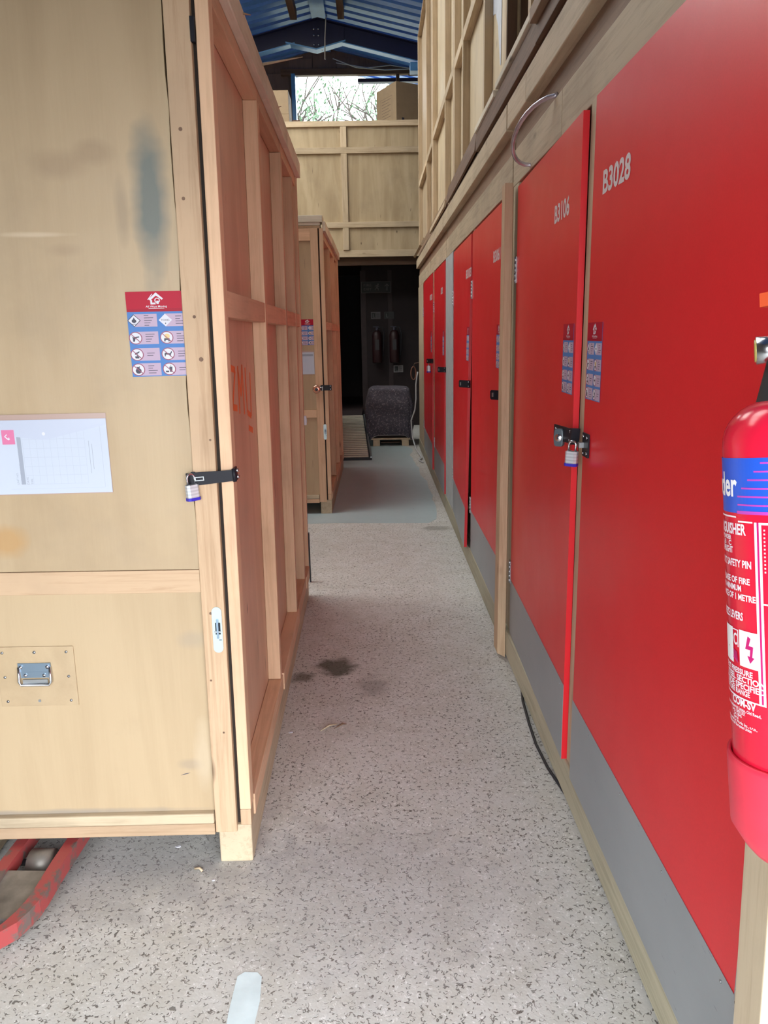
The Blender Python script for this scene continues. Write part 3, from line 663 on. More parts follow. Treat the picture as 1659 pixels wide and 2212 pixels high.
hd.tube([(-0.040, 0.022, 0.004), (-0.041, -0.018, 0.008), (-0.036, -0.026, 0.009), (0.036, -0.026, 0.009), (0.041, -0.018, 0.008), (0.040, 0.022, 0.004)], 0.0035, chrome, 8)
hd.box(-0.032, 0.032, -0.024, -0.012, 0.003, 0.006, dull_steel)
obj('chest_handle', hd, c1, FY(-0.540, -0.0005, 0.572))
# strap hasp across the corner
hs = MB(); hs.prism([(-0.050, -0.017), (0.058, -0.013), (0.058, 0.014), (-0.034, 0.016), (-0.036, 0.018), (-0.044, 0.018), (-0.046, 0.016), (-0.055, 0.015), (-0.055, -0.012)], 0.003, black_m, 'z', 0.004)
hs.box(-0.058, -0.040, -0.015, 0.015, 0.0, 0.005, black_m)
hs.box(-0.036, -0.014, -0.005, 0.005, 0.007, 0.009, dull_steel); hs.quad2(-0.034, -0.016, -0.003, 0.003, 0.0093, black_m)
hs.tube([(0.060, -0.015, 0.005), (0.060, 0.017, 0.005)], 0.005, black_m, 10)
hs.box(0.058, 0.062, -0.015, 0.017, -0.03, 0.005, black_m)
for y_ in (-0.006, 0.010): hs.tube([(0.060, y_, -0.012), (0.069, y_, -0.012)], 0.0045, chrome, 8)
obj('strap_hasp', hs, c1, frame((-0.055, -0.0105, 1.088), (1, 0, 0.10), (-0.06, 0, 1)))
padlock('steel padlock with blue base hanging on the near left crate', frame((-0.451, 1.852, 1.073), (0.8, 0.6, 0), (-0.12, 0, 1)), 0.92)
gm = MB()
def stroke(pts, wd, zo=0.0):
    for (a0, b0), (a1, b1) in zip(pts[:-1], pts[1:]):
        d = Vector((a1-a0, b1-b0)).normalized(); nx, ny = -d.y*wd, d.x*wd
        gm.poly([(a0+nx, b0+ny, zo), (a0-nx, b0-ny, zo), (a1-nx, b1-ny, zo), (a1+nx, b1+ny, zo)], orange_paint)
for st_ in ([(0.30, 1.34), (0.38, 1.33), (0.31, 1.23), (0.39, 1.22)], [(0.43, 1.34), (0.43, 1.20)], [(0.43, 1.33), (0.47, 1.25), (0.51, 1.34), (0.52, 1.19)], [(0.57, 1.33), (0.58, 1.19), (0.66, 1.17), (0.67, 1.31)], [(0.59, 1.14), (0.68, 1.12)]):
    stroke(st_, 0.0095)
obj('crayon_marking', gm, c1, Matrix(((0, 0, 1, -0.0455), (1, 0, 0, 0), (0, 1, 0, 0), (0, 0, 0, 1))))
sc_ = MB(); sc_.poly([(0, 0, 0), (0.012, 0.005, 0), (0.028, 0.008, 0), (0.020, 0.0045, 0), (0.009, 0.0015, 0)], ink)
obj('split_mark', sc_, c1, FY(-0.186, 0.0037, 0.268))
kn = MB()
for x, z, q in ((-0.075, 1.875, .0045), (-0.078, 1.73, .004), (-0.070, 1.47, .004), (-0.060, 1.372, .0055), (-0.050, 1.18, .003), (-0.075, 0.735, .004), (-0.085, 0.55, .003), (-0.060, 0.40, .003)): kn.disc(x, z, 0.0, q, W['dark_z'], 9)
obj('knots', kn, c1, FY(0, -0.0106, 0))['kind'] = 'stuff'
ct = MB().box(0, 0.012, -0.012, 0.012, -0.024, 0.024, n_white).box(0.012, 0.014, -0.005, 0.005, -0.012, 0.012, dull_steel)
obj('small_catch', ct, c1, Matrix.Translation((0.003, 2.245, 0.985)))
bx('top_catch', c1, -0.041, -0.031, -0.012, 0.0, 2.05, 2.10, black_m, 0)
spl = MB()
for (x, y, z, dx, dy, dz) in ((0.016, 0.38, 2.25, 0.02, 0.05, 0.012), (0.016, 0.80, 2.255, 0.13, 0.02, 0.03), (0.016, 1.25, 2.25, 0.012, 0.05, 0.02), (0.016, 0.22, 2.25, 0.012, 0.04, 0.015)):
    spl.tube([(x-0.01, y, z), (x+dx, y+dy, z+dz)], [0.005, 0.0012], W['pale_y'], 5)
obj('splinters', spl, c1)
# end crate of the left row
link('safety_notice', NOTICE, c2, FY(-0.145, 0.0035, 1.455))
pw = MB().box(-0.06, 0.055, -0.092, 0.092, 0, 0.0012, tan_strip).box(-0.06, 0.052, -0.090, 0.080, 0.0012, 0.0022, paper)
for k in range(9): pw.quad2(-0.05+k*0.011, -0.0495+k*0.011, -0.075, 0.06, 0.0025, paper_line)
pw.quad2(-0.05, 0.045, 0.050, 0.066, 0.0024, paper_grey)
obj('document_wallet', pw, c2, FY(-0.155, 0.0035, 1.222))
link('hasp', HASP, c2, FY(-0.018, -0.0105, 1.025))
finger_pull(c2, -0.035-0.0, -0.0105, 0.675)
dl = thing('disc_lock', 'round copper coloured disc lock on the end crate of the left row', 'lock'); dl.matrix_world = FY(-0.455, 6.142, 1.015)
obj('disc_body', MB().lathe([(0.0, 0.016), (0.022, 0.016), (0.031, 0.012), (0.033, 0.004), (0.030, -0.010), (0.0, -0.010)], copper, 28), dl)
obj('keyway_disc', MB().lathe([(0.0, 0.0185), (0.008, 0.0185), (0.009, 0.0162), (0.013, 0.0162), (0.013, 0.0172), (0.009, 0.0172)], ink, 18), dl)
obj('shackle', MB().tube([(0.02, 0.014, 0.004), (0.045, 0.012, 0.004), (0.047, 0.0, 0.004), (0.045, -0.012, 0.004)], 0.004, chrome, 8), dl)
# ---------------------------------------------------------------- red-doored units on the right
XF = 0.565
def unit(label, y0, y1, posts, doors, headers, planks):
    t = thing('storage_unit', label, 'storage unit', (0, 0, 0))
    bx('plinth', t, XF, 0.60, y0, y1, 0.012, 0.128, W['moss_y'], 0.004)
    bx('bearer', t, 0.60, 2.0, y0+0.02, y0+0.11, 0.0, 0.12, W['grey_x'], 0)
    bx('bearer', t, 0.60, 2.0, y1-0.11, y1-0.02, 0.0, 0.12, W['grey_x'], 0)
    bx('inner_sill', t, 0.6005, 0.64, y0, y1, 0.121, 0.15, W['grey_y'], 0)
    bx('side_panel', t, 0.64, 2.0, y0+0.001, y0+0.015, 0.15, 2.19, side_ply, 0); bx('side_panel', t, 0.64, 2.0, y1-0.015, y1-0.001, 0.15, 2.19, side_ply, 0)
    bx('back_panel', t, 2.0, 2.015, y0, y1, 0.12, 2.19, side_ply, 0)
    bx('deck', t, 0.64, 2.0, y0+0.016, y1-0.016, 0.125, 0.145, W['grey_y'], 0); bx('roof_panel', t, 0.63, 2.0, y0+0.001, y1-0.001, 2.195, 2.21, W['grey_y'], 0)
    for a, c_, m, x in posts:
        bx('post', t, x, 0.638, a, c_, 0.1285, 1.995, m, 0.002)
    for a, c_ in headers:
        bx('header_plank', t, 0.578, 0.618, a+0.001, c_-0.001, 1.992, 2.125, W['grey_y'], 0.003)
    bx('head_strip', t, 0.586, 0.625, y0+0.001, y1-0.001, 2.126, 2.204, W['mid_y'], 0)  # brown colour stands for the shaded underside of the top plank
    for a, c_ in planks:
        bx('top_plank', t, 0.549, 0.60, a+0.001, c_-0.001, 2.206, 2.305, W['grey_y'], 0.004)
    for d in doors: door(t, **d)
    return t
def door(t, ya, yb, xh, xlt, xlb, num, numy, numw, noty, hy, open_=False, z0=0.128, ztop=1.975, notez=1.345, paint=red, grime=False, hing=None):
    """ya = latch side (towards the camera), yb = hinge side; face x at hinge, at latch top and at latch bottom"""
    T = 0.017
    def X(y, z):
        u = (yb-y)/(yb-ya); v = (z-z0)/(ztop-z0); return xh+(xlb+(xlt-xlb)*v-xh)*u
    def P(y, z, o=0.0): return (X(y, z)-o, y, z)
    n, k = 10, 12
    mb = MB(); vs = []; fs = []
    grid = lambda o: [P(ya+(yb-ya)*i/n, z0+(ztop-z0)*j/k, o) for j in range(k+1) for i in range(n+1)]
    vs = grid(0)+grid(-T); q = (n+1)*(k+1)
    for j in range(k):
        for i in range(n):
            a = j*(n+1)+i; fs.append((a, a+n+1, a+n+2, a+1)); fs.append((a+q, a+q+1, a+q+n+2, a+q+n+1))
    mb.add(vs, fs, paint)
    rim = [j*(n+1) for j in range(k+1)]
    mb.add([vs[i] for i in rim]+[vs[i+q] for i in rim], [(i, i+k+1, i+k+2, i+1) for i in range(k)], red_edge)
    rim = [j*(n+1)+n for j in range(k+1)]
    mb.add([vs[i] for i in rim]+[vs[i+q] for i in rim], [(i, i+1, i+k+2, i+k+1) for i in range(k)], red_edge)
    for row, fl_ in ((0, 0), (k, 1)):
        rim = [row*(n+1)+i for i in range(n+1)]
        mb.add([vs[i] for i in rim]+[vs[i+q] for i in rim], [(i, i+1, i+n+2, i+n+1) if fl_ == 0 else (i, i+n+1, i+n+2, i+1) for i in range(n)], red_edge)
    d = obj('door', mb, t)
    kb, kt = z0+0.0, 0.375
    kv = [P(ya+(0.0), kb, 0.0012), P(yb, kb, 0.0012), P(yb, kt, 0.0012), P(ya, kt, 0.0012)]
    kv2 = [P(ya, kb, 0.0003), P(yb, kb, 0.0003), P(yb, kt, 0.0003), P(ya, kt, 0.0003)]
    obj('kick_plate', MB().hexa([kv[0], kv[1], kv2[1], kv2[0], kv[3], kv[2], kv2[2], kv2[3]], kick_m), d)
    rv = MB()
    yy = ya+0.05
    while yy < yb: rv.tube([P(yy, kt-0.018, 0.0012), P(yy, kt-0.018, 0.0025)], 0.003, dull_steel, 6); yy += 0.27
    obj('rivets', rv, d)
    def F(y, z, o=0.0005):
        a, c_ = Vector(P(y-0.05, z, o)), Vector(P(y+0.05, z, o)); u = Vector(P(y, z+0.05, o))-Vector(P(y, z-0.05, o))
        return frame(P(y, z, o), a-c_, u)
    if num:
        tx = fit_text(num, -numw/2, numw/2, -0.025, 0.048, white_num, 0.03)
        obj('number', tx, d, F(numy, 1.768))
    if noty is not None: link('safety_notice', NOTICE, d, F(noty, notez))
    for hz in (1.665, 0.405): link('hinge', HINGE, d, F(yb+0.012 if hing is None else hing, hz, 0.001))
    if hy is not None: link('hasp', HASP, d, frame((P(*hy)[0]-0.024, hy[0]+0.01, hy[1]), (0.62, -0.78, 0), (0, 0, 1)))
    return d
u1 = unit('red storage unit nearest the camera with doors B3028 and B3106', 0.95, 3.31,
     [(2.062, 2.148, W['grey_z'], 0.573), (3.20, 3.31, W['grey_z'], 0.580), (0.95, 1.0, W['grey_z'], 0.583)],
     [dict(ya=1.02, yb=2.055, xh=0.560, xlt=0.560, xlb=0.560, num=None, numy=0, numw=0, noty=1.982, hy=None, z0=0.122, ztop=1.982, hing=1.005),
      dict(ya=2.150, yb=3.195, xh=0.577, xlt=0.553, xlb=0.557, num='B3106', numy=2.378, numw=0.20, noty=2.236, hy=None, ztop=1.975)],
     [(0.95, 2.50), (2.50, 3.31)], [(0.95, 2.93), (2.93, 3.31)])
d1 = [o for o in u1.children if o.name.startswith('door')][0]
obj('number', fit_text('B3028', -0.102, 0.102, -0.025, 0.05, white_num, 0.03), d1, FX(0.5594, 1.867, 1.768))
u2 = unit('red storage unit in the middle, behind the leaning pale upright', 3.33, 6.19,
     [(4.555, 4.60, W['grey_z'], 0.583), (3.33, 3.38, W['pale_z'], 0.570)],
     [dict(ya=3.385, yb=4.552, xh=0.572, xlt=0.572, xlb=0.568, num='B3061', numy=3.672, numw=0.20, noty=3.572, hy=(3.40, 1.155), notez=1.362),
      dict(ya=4.605, yb=5.625, xh=0.574, xlt=0.571, xlb=0.538, num='B3103', numy=4.70, numw=0.27, noty=4.66, hy=(4.54, 1.135), notez=1.362)],
     [(3.33, 6.02), (6.02, 6.19)], [(3.33, 6.19)])
bx('filler_board', u2, 0.571, 0.60, 5.66, 6.185, 0.1285, 1.985, greypaint, 0.002)
fb = [o for o in u2.children if o.name.startswith('filler')][0]; fb['label'] = 'grey painted board'
u3 = unit('farthest red storage unit, beside the dark opening', 6.21, 9.86,
     [(7.36, 7.44, W['pine_z'], 0.571), (6.21, 6.235, greypaint, 0.575)],
     [dict(ya=6.24, yb=7.355, xh=0.572, xlt=0.568, xlb=0.563, num='B3031', numy=6.51, numw=0.18, noty=6.36, hy=(6.20, 1.146), notez=1.352),
      dict(ya=7.445, yb=8.93, xh=0.574, xlt=0.562, xlb=0.555, num='B3021', numy=7.63, numw=0.34, noty=7.60, hy=(7.42, 1.175), notez=1.352)],
     [(6.21, 9.86)], [(6.21, 9.86)])
bx('filler_board', u3, 0.571, 0.60, 8.96, 9.855, 0.1285, 1.985, W['grey_z'], 0.002)
# lock hardware between the two nearest doors
du = [o for o in u1.children if o.name.startswith('door')]
hm = MB()
hm.prism([(-0.150, 0.004), (-0.150, 0.026), (0.0, 0.020), (0.0, -0.020), (-0.145, -0.018)], 0.003, black_m, 'z', 0.012)
hm.box(-0.148, -0.12, -0.018, 0.022, 0.0, 0.012, black_m)
hm.box(-0.004, 0.010, -0.022, 0.022, -0.006, 0.018, black_m)
for a, c_ in ((-0.13, 0.014), (-0.006, 0.012), (-0.006, -0.012)): hm.tube([(a, c_, 0.013), (a, c_, 0.018)], 0.0035, chrome, 8)
obj('hasp', hm, du[1], frame((0.5480, 2.082, 1.142), (0.03, -1, 0), (0.0, 0.12, 1)))
hm = MB(); hm.box(-0.028, 0.028, -0.032, 0.030, 0.0, 0.004, black_m); hm.box(-0.030, -0.012, -0.010, 0.004, 0.004, 0.016, dull_steel)
for a, c_ in ((0.018, 0.020), (0.018, -0.022), (-0.016, -0.024), (-0.016, 0.021)): hm.tube([(a, c_, 0.003), (a, c_, 0.0065)], 0.0035, chrome, 8)
obj('staple_plate', hm, du[0], FX(0.5592, 2.018, 1.128))
lc = thing('cylinder_lock', 'dark grey lock cover with round steel keyway on door B3106', 'lock'); lc.matrix_world = frame((0.5260, 2.165, 1.130), (0.9, -0.75, 0), (0, 0, 1))
pts = [(-0.013, -0.021), (-0.009, -0.025), (0.009, -0.025), (0.013, -0.021), (0.0155, 0.0), (0.013, 0.021), (0.009, 0.025), (-0.009, 0.025), (-0.013, 0.021), (-0.0155, 0.0)]
obj('cover', MB().prism(pts, 0.017, lockgrey, 'z', 0.0), lc, bevel=0.003)
obj('keyway', MB().lathe([(0, 0.0195), (0.0035, 0.0195), (0.0045, 0.0185), (0.010, 0.0185), (0.0115, 0.0165)], chrome, 24), lc)
obj('keyhole', MB().lathe([(0, 0.0205), (0.0030, 0.0205), (0.0034, 0.0195)], ink, 12), lc)
padlock('steel padlock with blue base hanging between doors B3106 and B3028', frame((0.5270, 2.040, 1.108), (0.80, -0.60, 0), (0.06, 0, 1)), 0.95)
padlock('small steel padlock on the farthest red unit', frame((0.525, 7.46, 1.130), (0, -1, 0), (0, 0, 1)), 1.5)
# upright pale batten standing against the joint of the first two units
ub = MB(); z1, z2 = 0.0, 1.994
ub.hexa([(0.527, 3.215, 0.02), (0.563, 3.215, 0.0), (0.563, 3.285, 0.0), (0.522, 3.285, 0.03), (0.529, 3.215, z2), (0.5625, 3.215, z2), (0.5625, 3.285, z2), (0.529, 3.285, z2)], W['pine_z'])
tag(obj('upright_batten', ub, bevel=0.002), 'pale upright timber standing on the floor between the first and second red units', 'timber')
# ---------------------------------------------------------------- timber ledge and upper crates on the right
rl = thing('timber_rail', 'long dark brown rail lying under the upper crates on the right', 'timber', (0, 0, 0))
bx('rail', rl, 0.575, 0.68, 0.95, 10.2, 2.3065, 2.353, W['dark_y'], 0.003)
bx('rail', rl, 1.9, 2.0, 0.95, 10.2, 2.3065, 2.353, W['dark_y'], 0.003)
bx('packer', rl, 0.70, 1.88, 1.2, 1.3, 2.212, 2.3055, W['dark_x'], 0)
for i, y in enumerate((2.5, 4.2, 5.4, 7.0, 8.6)): bx('packer', rl, 0.63, 1.99, y, y+0.09, 2.2115, 2.306, W['dark_x'], 0)
def upper(label, y0, y1, studs, m, fm, z1=4.85, x=0.60, paper_=False, zr=3.205):
    t = thing('upper_crate', label, 'crate')
    zb = 2.354
    bx('base_rail', t, x-0.004, x+0.05, y0, y1, zb, zb+0.125, W['mid_y'], 0.003)  # browned to paint the shade under the ledge boards
    bx('face_panel', t, x+0.045, x+0.057, y0+0.002, y1-0.002, zb+0.125, z1, m)
    bx('end_panel', t, x+0.0575, x+1.35, y0, y0+0.012, zb, z1, m)
    bx('end_post', t, x+0.002, x+0.0445, y0-0.012, y0-0.0005, zb+0.126, z1, W['dark_z'], 0); bx('end_batten', t, x+0.060, x+0.16, y0-0.012, y0-0.0005, zb+0.126, z1, W['dark_z'], 0); bx('end_panel', t, x+0.058, x+1.35, y1-0.012, y1, zb, z1, m)  # dark end facings paint the shade in the gap between crates
    bx('back_panel', t, x+1.35, x+1.36, y0, y1, zb, z1, m, 0); bx('roof_panel', t, x, x+1.35, y0, y1, z1+0.0005, z1+0.02, m, 0)
    bx('deck', t, x+0.06, x+1.34, y0+0.013, y1-0.013, zb, zb+0.02, m, 0)
    ys = [y0]+list(studs)+[y1-0.05]
    for i, y in enumerate(ys):
        bx('stud', t, x, x+0.0445, y, y+0.05, zb+0.1255, z1, W[fm+'_z'], 0.002)
        if i: bx('mid_rail', t, x+0.001, x+0.044, ys[i-1]+0.0505, y-0.0005, zr, zr+0.062, W[fm+'_y'], 0.002)
    if paper_:
        pm = MB(); pp = [(0, 0), (0.10, -0.02), (0.20, -0.10), (0.30, -0.30), (0.33, -0.31), (0.36, 0.5), (0.0, 0.5)]
        pm.prism([(q[0]*0.8, q[1]) for q in pp], 0.001, plain('torn_white_paper', (0.62, 0.66, 0.74), 0.6, var=0.1), 'z', 0.0)
        obj('torn_paper', pm, t, FX(x+0.0435, 4.355, 2.99))
    return t
upper('pale upper crate nearest the camera, on the ledge above doors B3028 and B3106', 1.0, 3.19, (1.7, 2.5), upper_dull, 'pale')
upper('pale upper crate with torn white paper stuck on its face', 3.68, 5.90, (4.36, 5.33), upper_ply, 'pale', paper_=True)
upper('pale upper crate between the torn paper crate and the farthest upper crate', 5.92, 7.86, (6.55,), upper_ply, 'pale')
upper('farthest upper crate on the right, duller and slightly set back', 7.92, 10.18, (8.7,), upper_dull, 'pale', z1=4.86, x=0.603, zr=3.19)
bx('end_board', None, 0.0, 0.1, 0, 0.1, 0, 0.1, W['dark_y']); bpy.data.objects.remove(bpy.data.objects['end_board'])
# loose boards on the ledge
def loose(label, p0, p1, wd, th, m, cat='board', tilt=0.0, rnd=False):
    p0 = Vector(p0); p1 = Vector(p1); d = (p1-p0).normalized(); s = d.cross(Vector((0, 0, 1))).normalized(); u = s.cross(d)
    s2 = s*math.cos(tilt)+u*math.sin(tilt); u2 = s2.cross(d)
    mb = MB(); L = (p1-p0).length
    if rnd:   # board with rounded ends
        out = [(0.0, -wd/2), (L-wd*0.8, -wd/2), (L-wd*0.3, -wd*0.35), (L, 0.1*wd), (L-wd*0.2, wd*0.5), (wd*0.6, wd/2), (0, wd*0.2)]
    else: out = [(0, -wd/2), (L, -wd/2), (L, wd/2), (0, wd/2)]
    vs = [tuple(p0+d*a+s2*c_) for a, c_ in out]+[tuple(p0+d*a+s2*c_+u2*th) for a, c_ in out]; n = len(out)
    mb.add(vs, [list(range(n))[::-1], list(range(n, 2*n))]+[(i, (i+1) % n, (i+1) % n+n, i+n) for i in range(n)], m)
    return tag(obj('loose_board', mb, bevel=0.002), label, cat)
loose('brown board with a rounded end standing on edge on the ledge', (0.580, 4.42, 2.425), (0.585, 6.1, 2.415), 0.115, 0.014, W['dark_y'], tilt=math.radians(84), rnd=True)
def flat(label, x0, x1, y0, y1, z0, z1, m):
    return tag(bx('loose_board', None, x0, x1, y0, y1, z0, z1, m, 0.003), label, 'board')
flat('pale edged board lying flat on the ledge under the torn paper crate', 0.552, 0.594, 3.72, 4.36, 2.44, 2.468, W['rim_y'])
flat('pale edged board lying flat on the ledge between the two nearest upper crates', 0.548, 0.594, 2.84, 3.64, 2.445, 2.472, W['rim_y'])
flat('brown board lying flat on the ledge nearest the camera', 0.535, 0.594, 1.0, 2.82, 2.41, 2.455, W['mid_y'])
bx('fascia_strip', rl, 0.558, 0.594, 0.96, 2.83, 2.3535, 2.4095, W['dark_y'], 0.002)  # added dark strip: shaded underside of the ledge boards, put into the colour
bx('fascia_strip', rl, 0.560, 0.594, 2.832, 4.37, 2.3535, 2.4390, W['dark_y'], 0.002)  # same painted underside shade, farther along the ledge
loose('thin splintered lath at the far end of the ledge', (0.585, 6.3, 2.40), (0.588, 7.9, 2.40), 0.05, 0.016, W['pale_y'], tilt=math.radians(80))
loose('short pale block of wood at the far corner of the ledge', (0.560, 8.6, 2.375), (0.560, 9.9, 2.375), 0.085, 0.028, W['pale_y'], tilt=math.radians(60))
# clear hose looping from the header planks
hp_ = []
for k in range(15):
    a = -math.pi/2+k/14*math.pi
    hp_.append((0.577-0.085*math.cos(a)*1.0, 2.78-0.185*math.sin(a)+0.03*math.cos(a), 2.070+0.062*math.sin(a)))
tag(obj('steel_conduit_loop', MB().tube([(0.585, 2.965, 2.0)]+hp_+[(0.585, 2.59, 2.135)], 0.0075, plain('braided_hose', (0.55, 0.52, 0.58), 0.25, 0.6, var=0.3), 10)), 'silvery braided hose looping out above door B3106', 'hose')
# ---------------------------------------------------------------- end of the aisle
YE = 11.5
lt = struct('trim_2')
bx('lintel_plank', lt, -1.9, 1.2, YE-0.01, YE+0.03, 2.515, 2.608, W['pale_x'], 0.003)
bx('lower_lintel', lt, -1.9, 1.2, YE+0.10, YE+0.16, 2.41, 2.514, W['dark_x'], 0.003)
bx('loft_deck', lt, -2.2, 1.6, YE+0.031, YB-0.03, 2.515, 2.60, W['dark_x'], 0)
for x in (-1.75, 1.15): bx('loft_post', lt, x, x+0.1, YE+0.17, YE+0.27, 0.0, 2.514, W['dark_z'], 0.003)
ec = thing('end_crate', 'long plywood crate on the loft across the end of the aisle, below the window', 'crate', (0, YE, 2.609))
E0, E1, EH = -1.7, 1.15, 1.687
xs = [E0, -0.396, 0.72]
rails = [(0.0, 0.02), (0.300, 0.375), (1.272, 1.352), (1.617, EH)]
for a, c_ in rails:
    if a == 0.0: continue
    bx('rail', ec, E0, E1, -0.03, 0.0, a, c_, W['pale_x'], 0.003)
lo = 0.0
for i, (a, c_) in enumerate(rails[1:]):
    for x in xs:
        bx('stud', ec, x, x+0.084, -0.028, 0.0, lo+0.0005, a-0.0005, W['pale_z'], 0.003)
    pxs = xs+[E1]
    for j in range(len(xs)):
        bx('panel', ec, pxs[j]+0.04, min(pxs[j+1]+0.042, E1), 0.0005+0.001*(j % 2), 0.012+0.001*(j % 2), lo+0.001, a+0.03, end_ply)
    lo = c_
bx('body', ec, E0, E1, 0.014, 1.6, 0.0, EH-0.001, end_ply, 0)
def carton(label, x0, x1, y0, y1, z0, z1, m, m2, txt=None, stack=None):
    t = thing('cardboard_box', label, 'box', ((x0+x1)/2, y0, z0), 0, None)
    hx = (x1-x0)/2; d = y1-y0; h = z1-z0
    obj('carton', MB().box(-hx, hx, 0, d, 0, h, m), t, bevel=0.004)
    obj('tape', MB().box(-hx-0.0008, hx+0.0008, d/2-0.025, d/2+0.025, h*0.6, h+0.0008, m2), t)
    obj('flap', MB().box(-hx+0.002, hx-0.002, 0.002, d/2-0.002, h, h+0.004, m), t)
    if txt:
        obj('print', fit_text(txt, hx-0.31, hx-0.02+0.18, 0.01, 0.085, ink, 0.02), t, FY(0, -0.001, 0.0))
        mk = MB()
        for r in range(8): mk.quad2(-0.14, 0.14-0.06*(r % 2), 0.32-r*0.038, 0.325-r*0.038, 0, card_d)
        mk.quad2(-0.17, -0.165, 0.03, 0.36, 0, card_d); mk.quad2(0.165, 0.17, 0.03, 0.36, 0, card_d); mk.quad2(-0.17, 0.17, 0.03, 0.034, 0, card_d); mk.quad2(-0.17, 0.17, 0.356, 0.36, 0, card_d)
        obj('print', mk, t, frame((-hx-0.001, d*0.5, 0.02), (0, -1, 0), (0, 0, 1)))
    return t
ZT = 2.609+EH
def carton2(label, cx, cy, rz, wx, dy, h, m, m2, txt):
    t = thing('cardboard_box', label, 'box', (cx, cy, ZT+0.001), rz)
    obj('carton', MB().box(-wx/2, wx/2, -dy/2, dy/2, 0, h, m), t, bevel=0.004)
    obj('flap', MB().box(-wx/2+0.002, wx/2-0.002, -dy/2+0.002, -0.002, h, h+0.005, m), t)
    obj('print', fit_text(txt, -wx/2+0.09, wx/2-0.02, 0.04, 0.09, ink, 0.03), t, FY(0, -dy/2-0.001, 0.0))['kind'] = 'stuff'
    mk = MB()
    for r in range(8): mk.quad2(-0.13, 0.13-0.06*(r % 2), 0.40-r*0.038, 0.408-r*0.038, 0, card_d)
    for q in ((-0.165, -0.16, 0.06, 0.44), (0.16, 0.165, 0.06, 0.44), (-0.165, 0.165, 0.06, 0.065), (-0.165, 0.165, 0.435, 0.44)): mk.quad2(*q, 0, card_d)
    obj('print', mk, t, FX(-wx/2-0.001, 0.0, 0.0))['kind'] = 'stuff'
    return t
_th = math.radians(29); _c = Vector((0.393, 11.83)); _w, _d = 0.62, 0.56
_ctr = _c+Vector((math.cos(_th), math.sin(_th)))*_w/2+Vector((-math.sin(_th), math.cos(_th)))*_d/2
carton2('large brown cardboard box with black print standing at the right of the window', _ctr.x, _ctr.y, _th, _w, _d, 0.585, card_m, card_d, 'large')
carton('lower of two cardboard boxes at the left of the window', -1.66, -1.12, 11.85, 12.3, ZT+0.001, ZT+0.19, card_m, card_d)
carton('upper of two cardboard boxes at the left of the window', -1.66, -1.125, 11.86, 12.3, ZT+0.197, ZT+0.50, card_m, card_d)
for i, (x0, x1, h) in enumerate(((-1.05, -0.95, 0.05), (-0.93, -0.62, 0.035), (-0.6, 0.0, 0.03))):
    tag(bx('offcut', None, x0, x1, 11.6, 11.72, ZT+0.001, ZT+h, W['dark_x']), ('short dark offcut on the end crate beside the left boxes', 'thin dark offcut on the end crate under the window', 'long dark offcut on the end crate near the large box')[i], 'wood')
# dark room behind the opening
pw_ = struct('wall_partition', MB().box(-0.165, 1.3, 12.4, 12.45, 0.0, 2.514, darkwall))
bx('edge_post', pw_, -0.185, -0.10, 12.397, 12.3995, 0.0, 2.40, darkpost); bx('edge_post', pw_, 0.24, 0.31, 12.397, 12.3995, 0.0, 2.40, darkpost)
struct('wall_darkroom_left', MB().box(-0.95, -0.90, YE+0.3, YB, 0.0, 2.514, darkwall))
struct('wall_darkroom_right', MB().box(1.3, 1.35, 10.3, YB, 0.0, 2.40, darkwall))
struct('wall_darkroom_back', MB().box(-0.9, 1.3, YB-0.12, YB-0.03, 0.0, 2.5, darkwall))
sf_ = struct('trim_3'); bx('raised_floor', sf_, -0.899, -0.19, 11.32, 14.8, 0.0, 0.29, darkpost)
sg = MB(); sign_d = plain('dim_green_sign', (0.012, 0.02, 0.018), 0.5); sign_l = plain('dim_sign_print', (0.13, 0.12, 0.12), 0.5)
def sign(name, label, x0, x1, z0, z1, fn, cat='sign', bg=None, edge=None):
    t = thing(name, label, cat, (0, 0, 0)); t.matrix_world = FY((x0+x1)/2, 12.3965, (z0+z1)/2)
    wd, hh = (x1-x0)/2, (z1-z0)/2
    obj('plate', MB().box(-wd, wd, -hh, hh, 0, 0.004, edge or sign_l).box(-wd+0.006, wd-0.006, -hh+0.006, hh-0.006, 0.004, 0.0045, bg or sign_d), t)
    m = MB(); fn(m, wd, hh); obj('print', m, t)['kind'] = 'stuff'; return t
def exitp(m, wd, hh):
    m.merge(fit_text('FIRE', -wd+0.04, -wd+0.16, 0.015, 0.035, sign_l, 0.0, 0.005)); m.merge(fit_text('EXIT', -wd+0.04, -wd+0.16, -0.045, 0.035, sign_l, 0.0, 0.005))
    z = 0.005
    m.disc(0.035, 0.042, z, 0.011, sign_l, 12)
    m.poly([(0.0, 0.028, z), (0.03, 0.028, z), (0.052, 0.01, z), (0.048, 0.004, z), (0.03, 0.016, z), (0.024, -0.005, z), (0.045, -0.02, z), (0.04, -0.048, z), (0.033, -0.048, z), (0.034, -0.024, z), (0.012, -0.015, z), (-0.012, -0.04, z), (-0.018, -0.034, z), (0.006, -0.008, z), (0.012, 0.018, z), (-0.004, 0.018, z), (-0.01, 0.004, z), (-0.016, 0.006, z)], sign_l)
    x = wd-0.055
    m.poly([(x-0.007, -0.05, z), (x+0.007, -0.05, z), (x+0.007, 0.028, z), (x-0.007, 0.028, z)], sign_l)
    m.poly([(x, 0.052, z), (x-0.034, 0.018, z), (x-0.030, 0.008, z), (x, 0.034, z)], sign_l); m.poly([(x, 0.052, z), (x, 0.034, z), (x+0.030, 0.008, z), (x+0.034, 0.018, z)], sign_l)
sign('exit_sign', 'dark fire exit sign with running figure and up arrow', -0.170, 0.285, 2.065, 2.235, exitp)
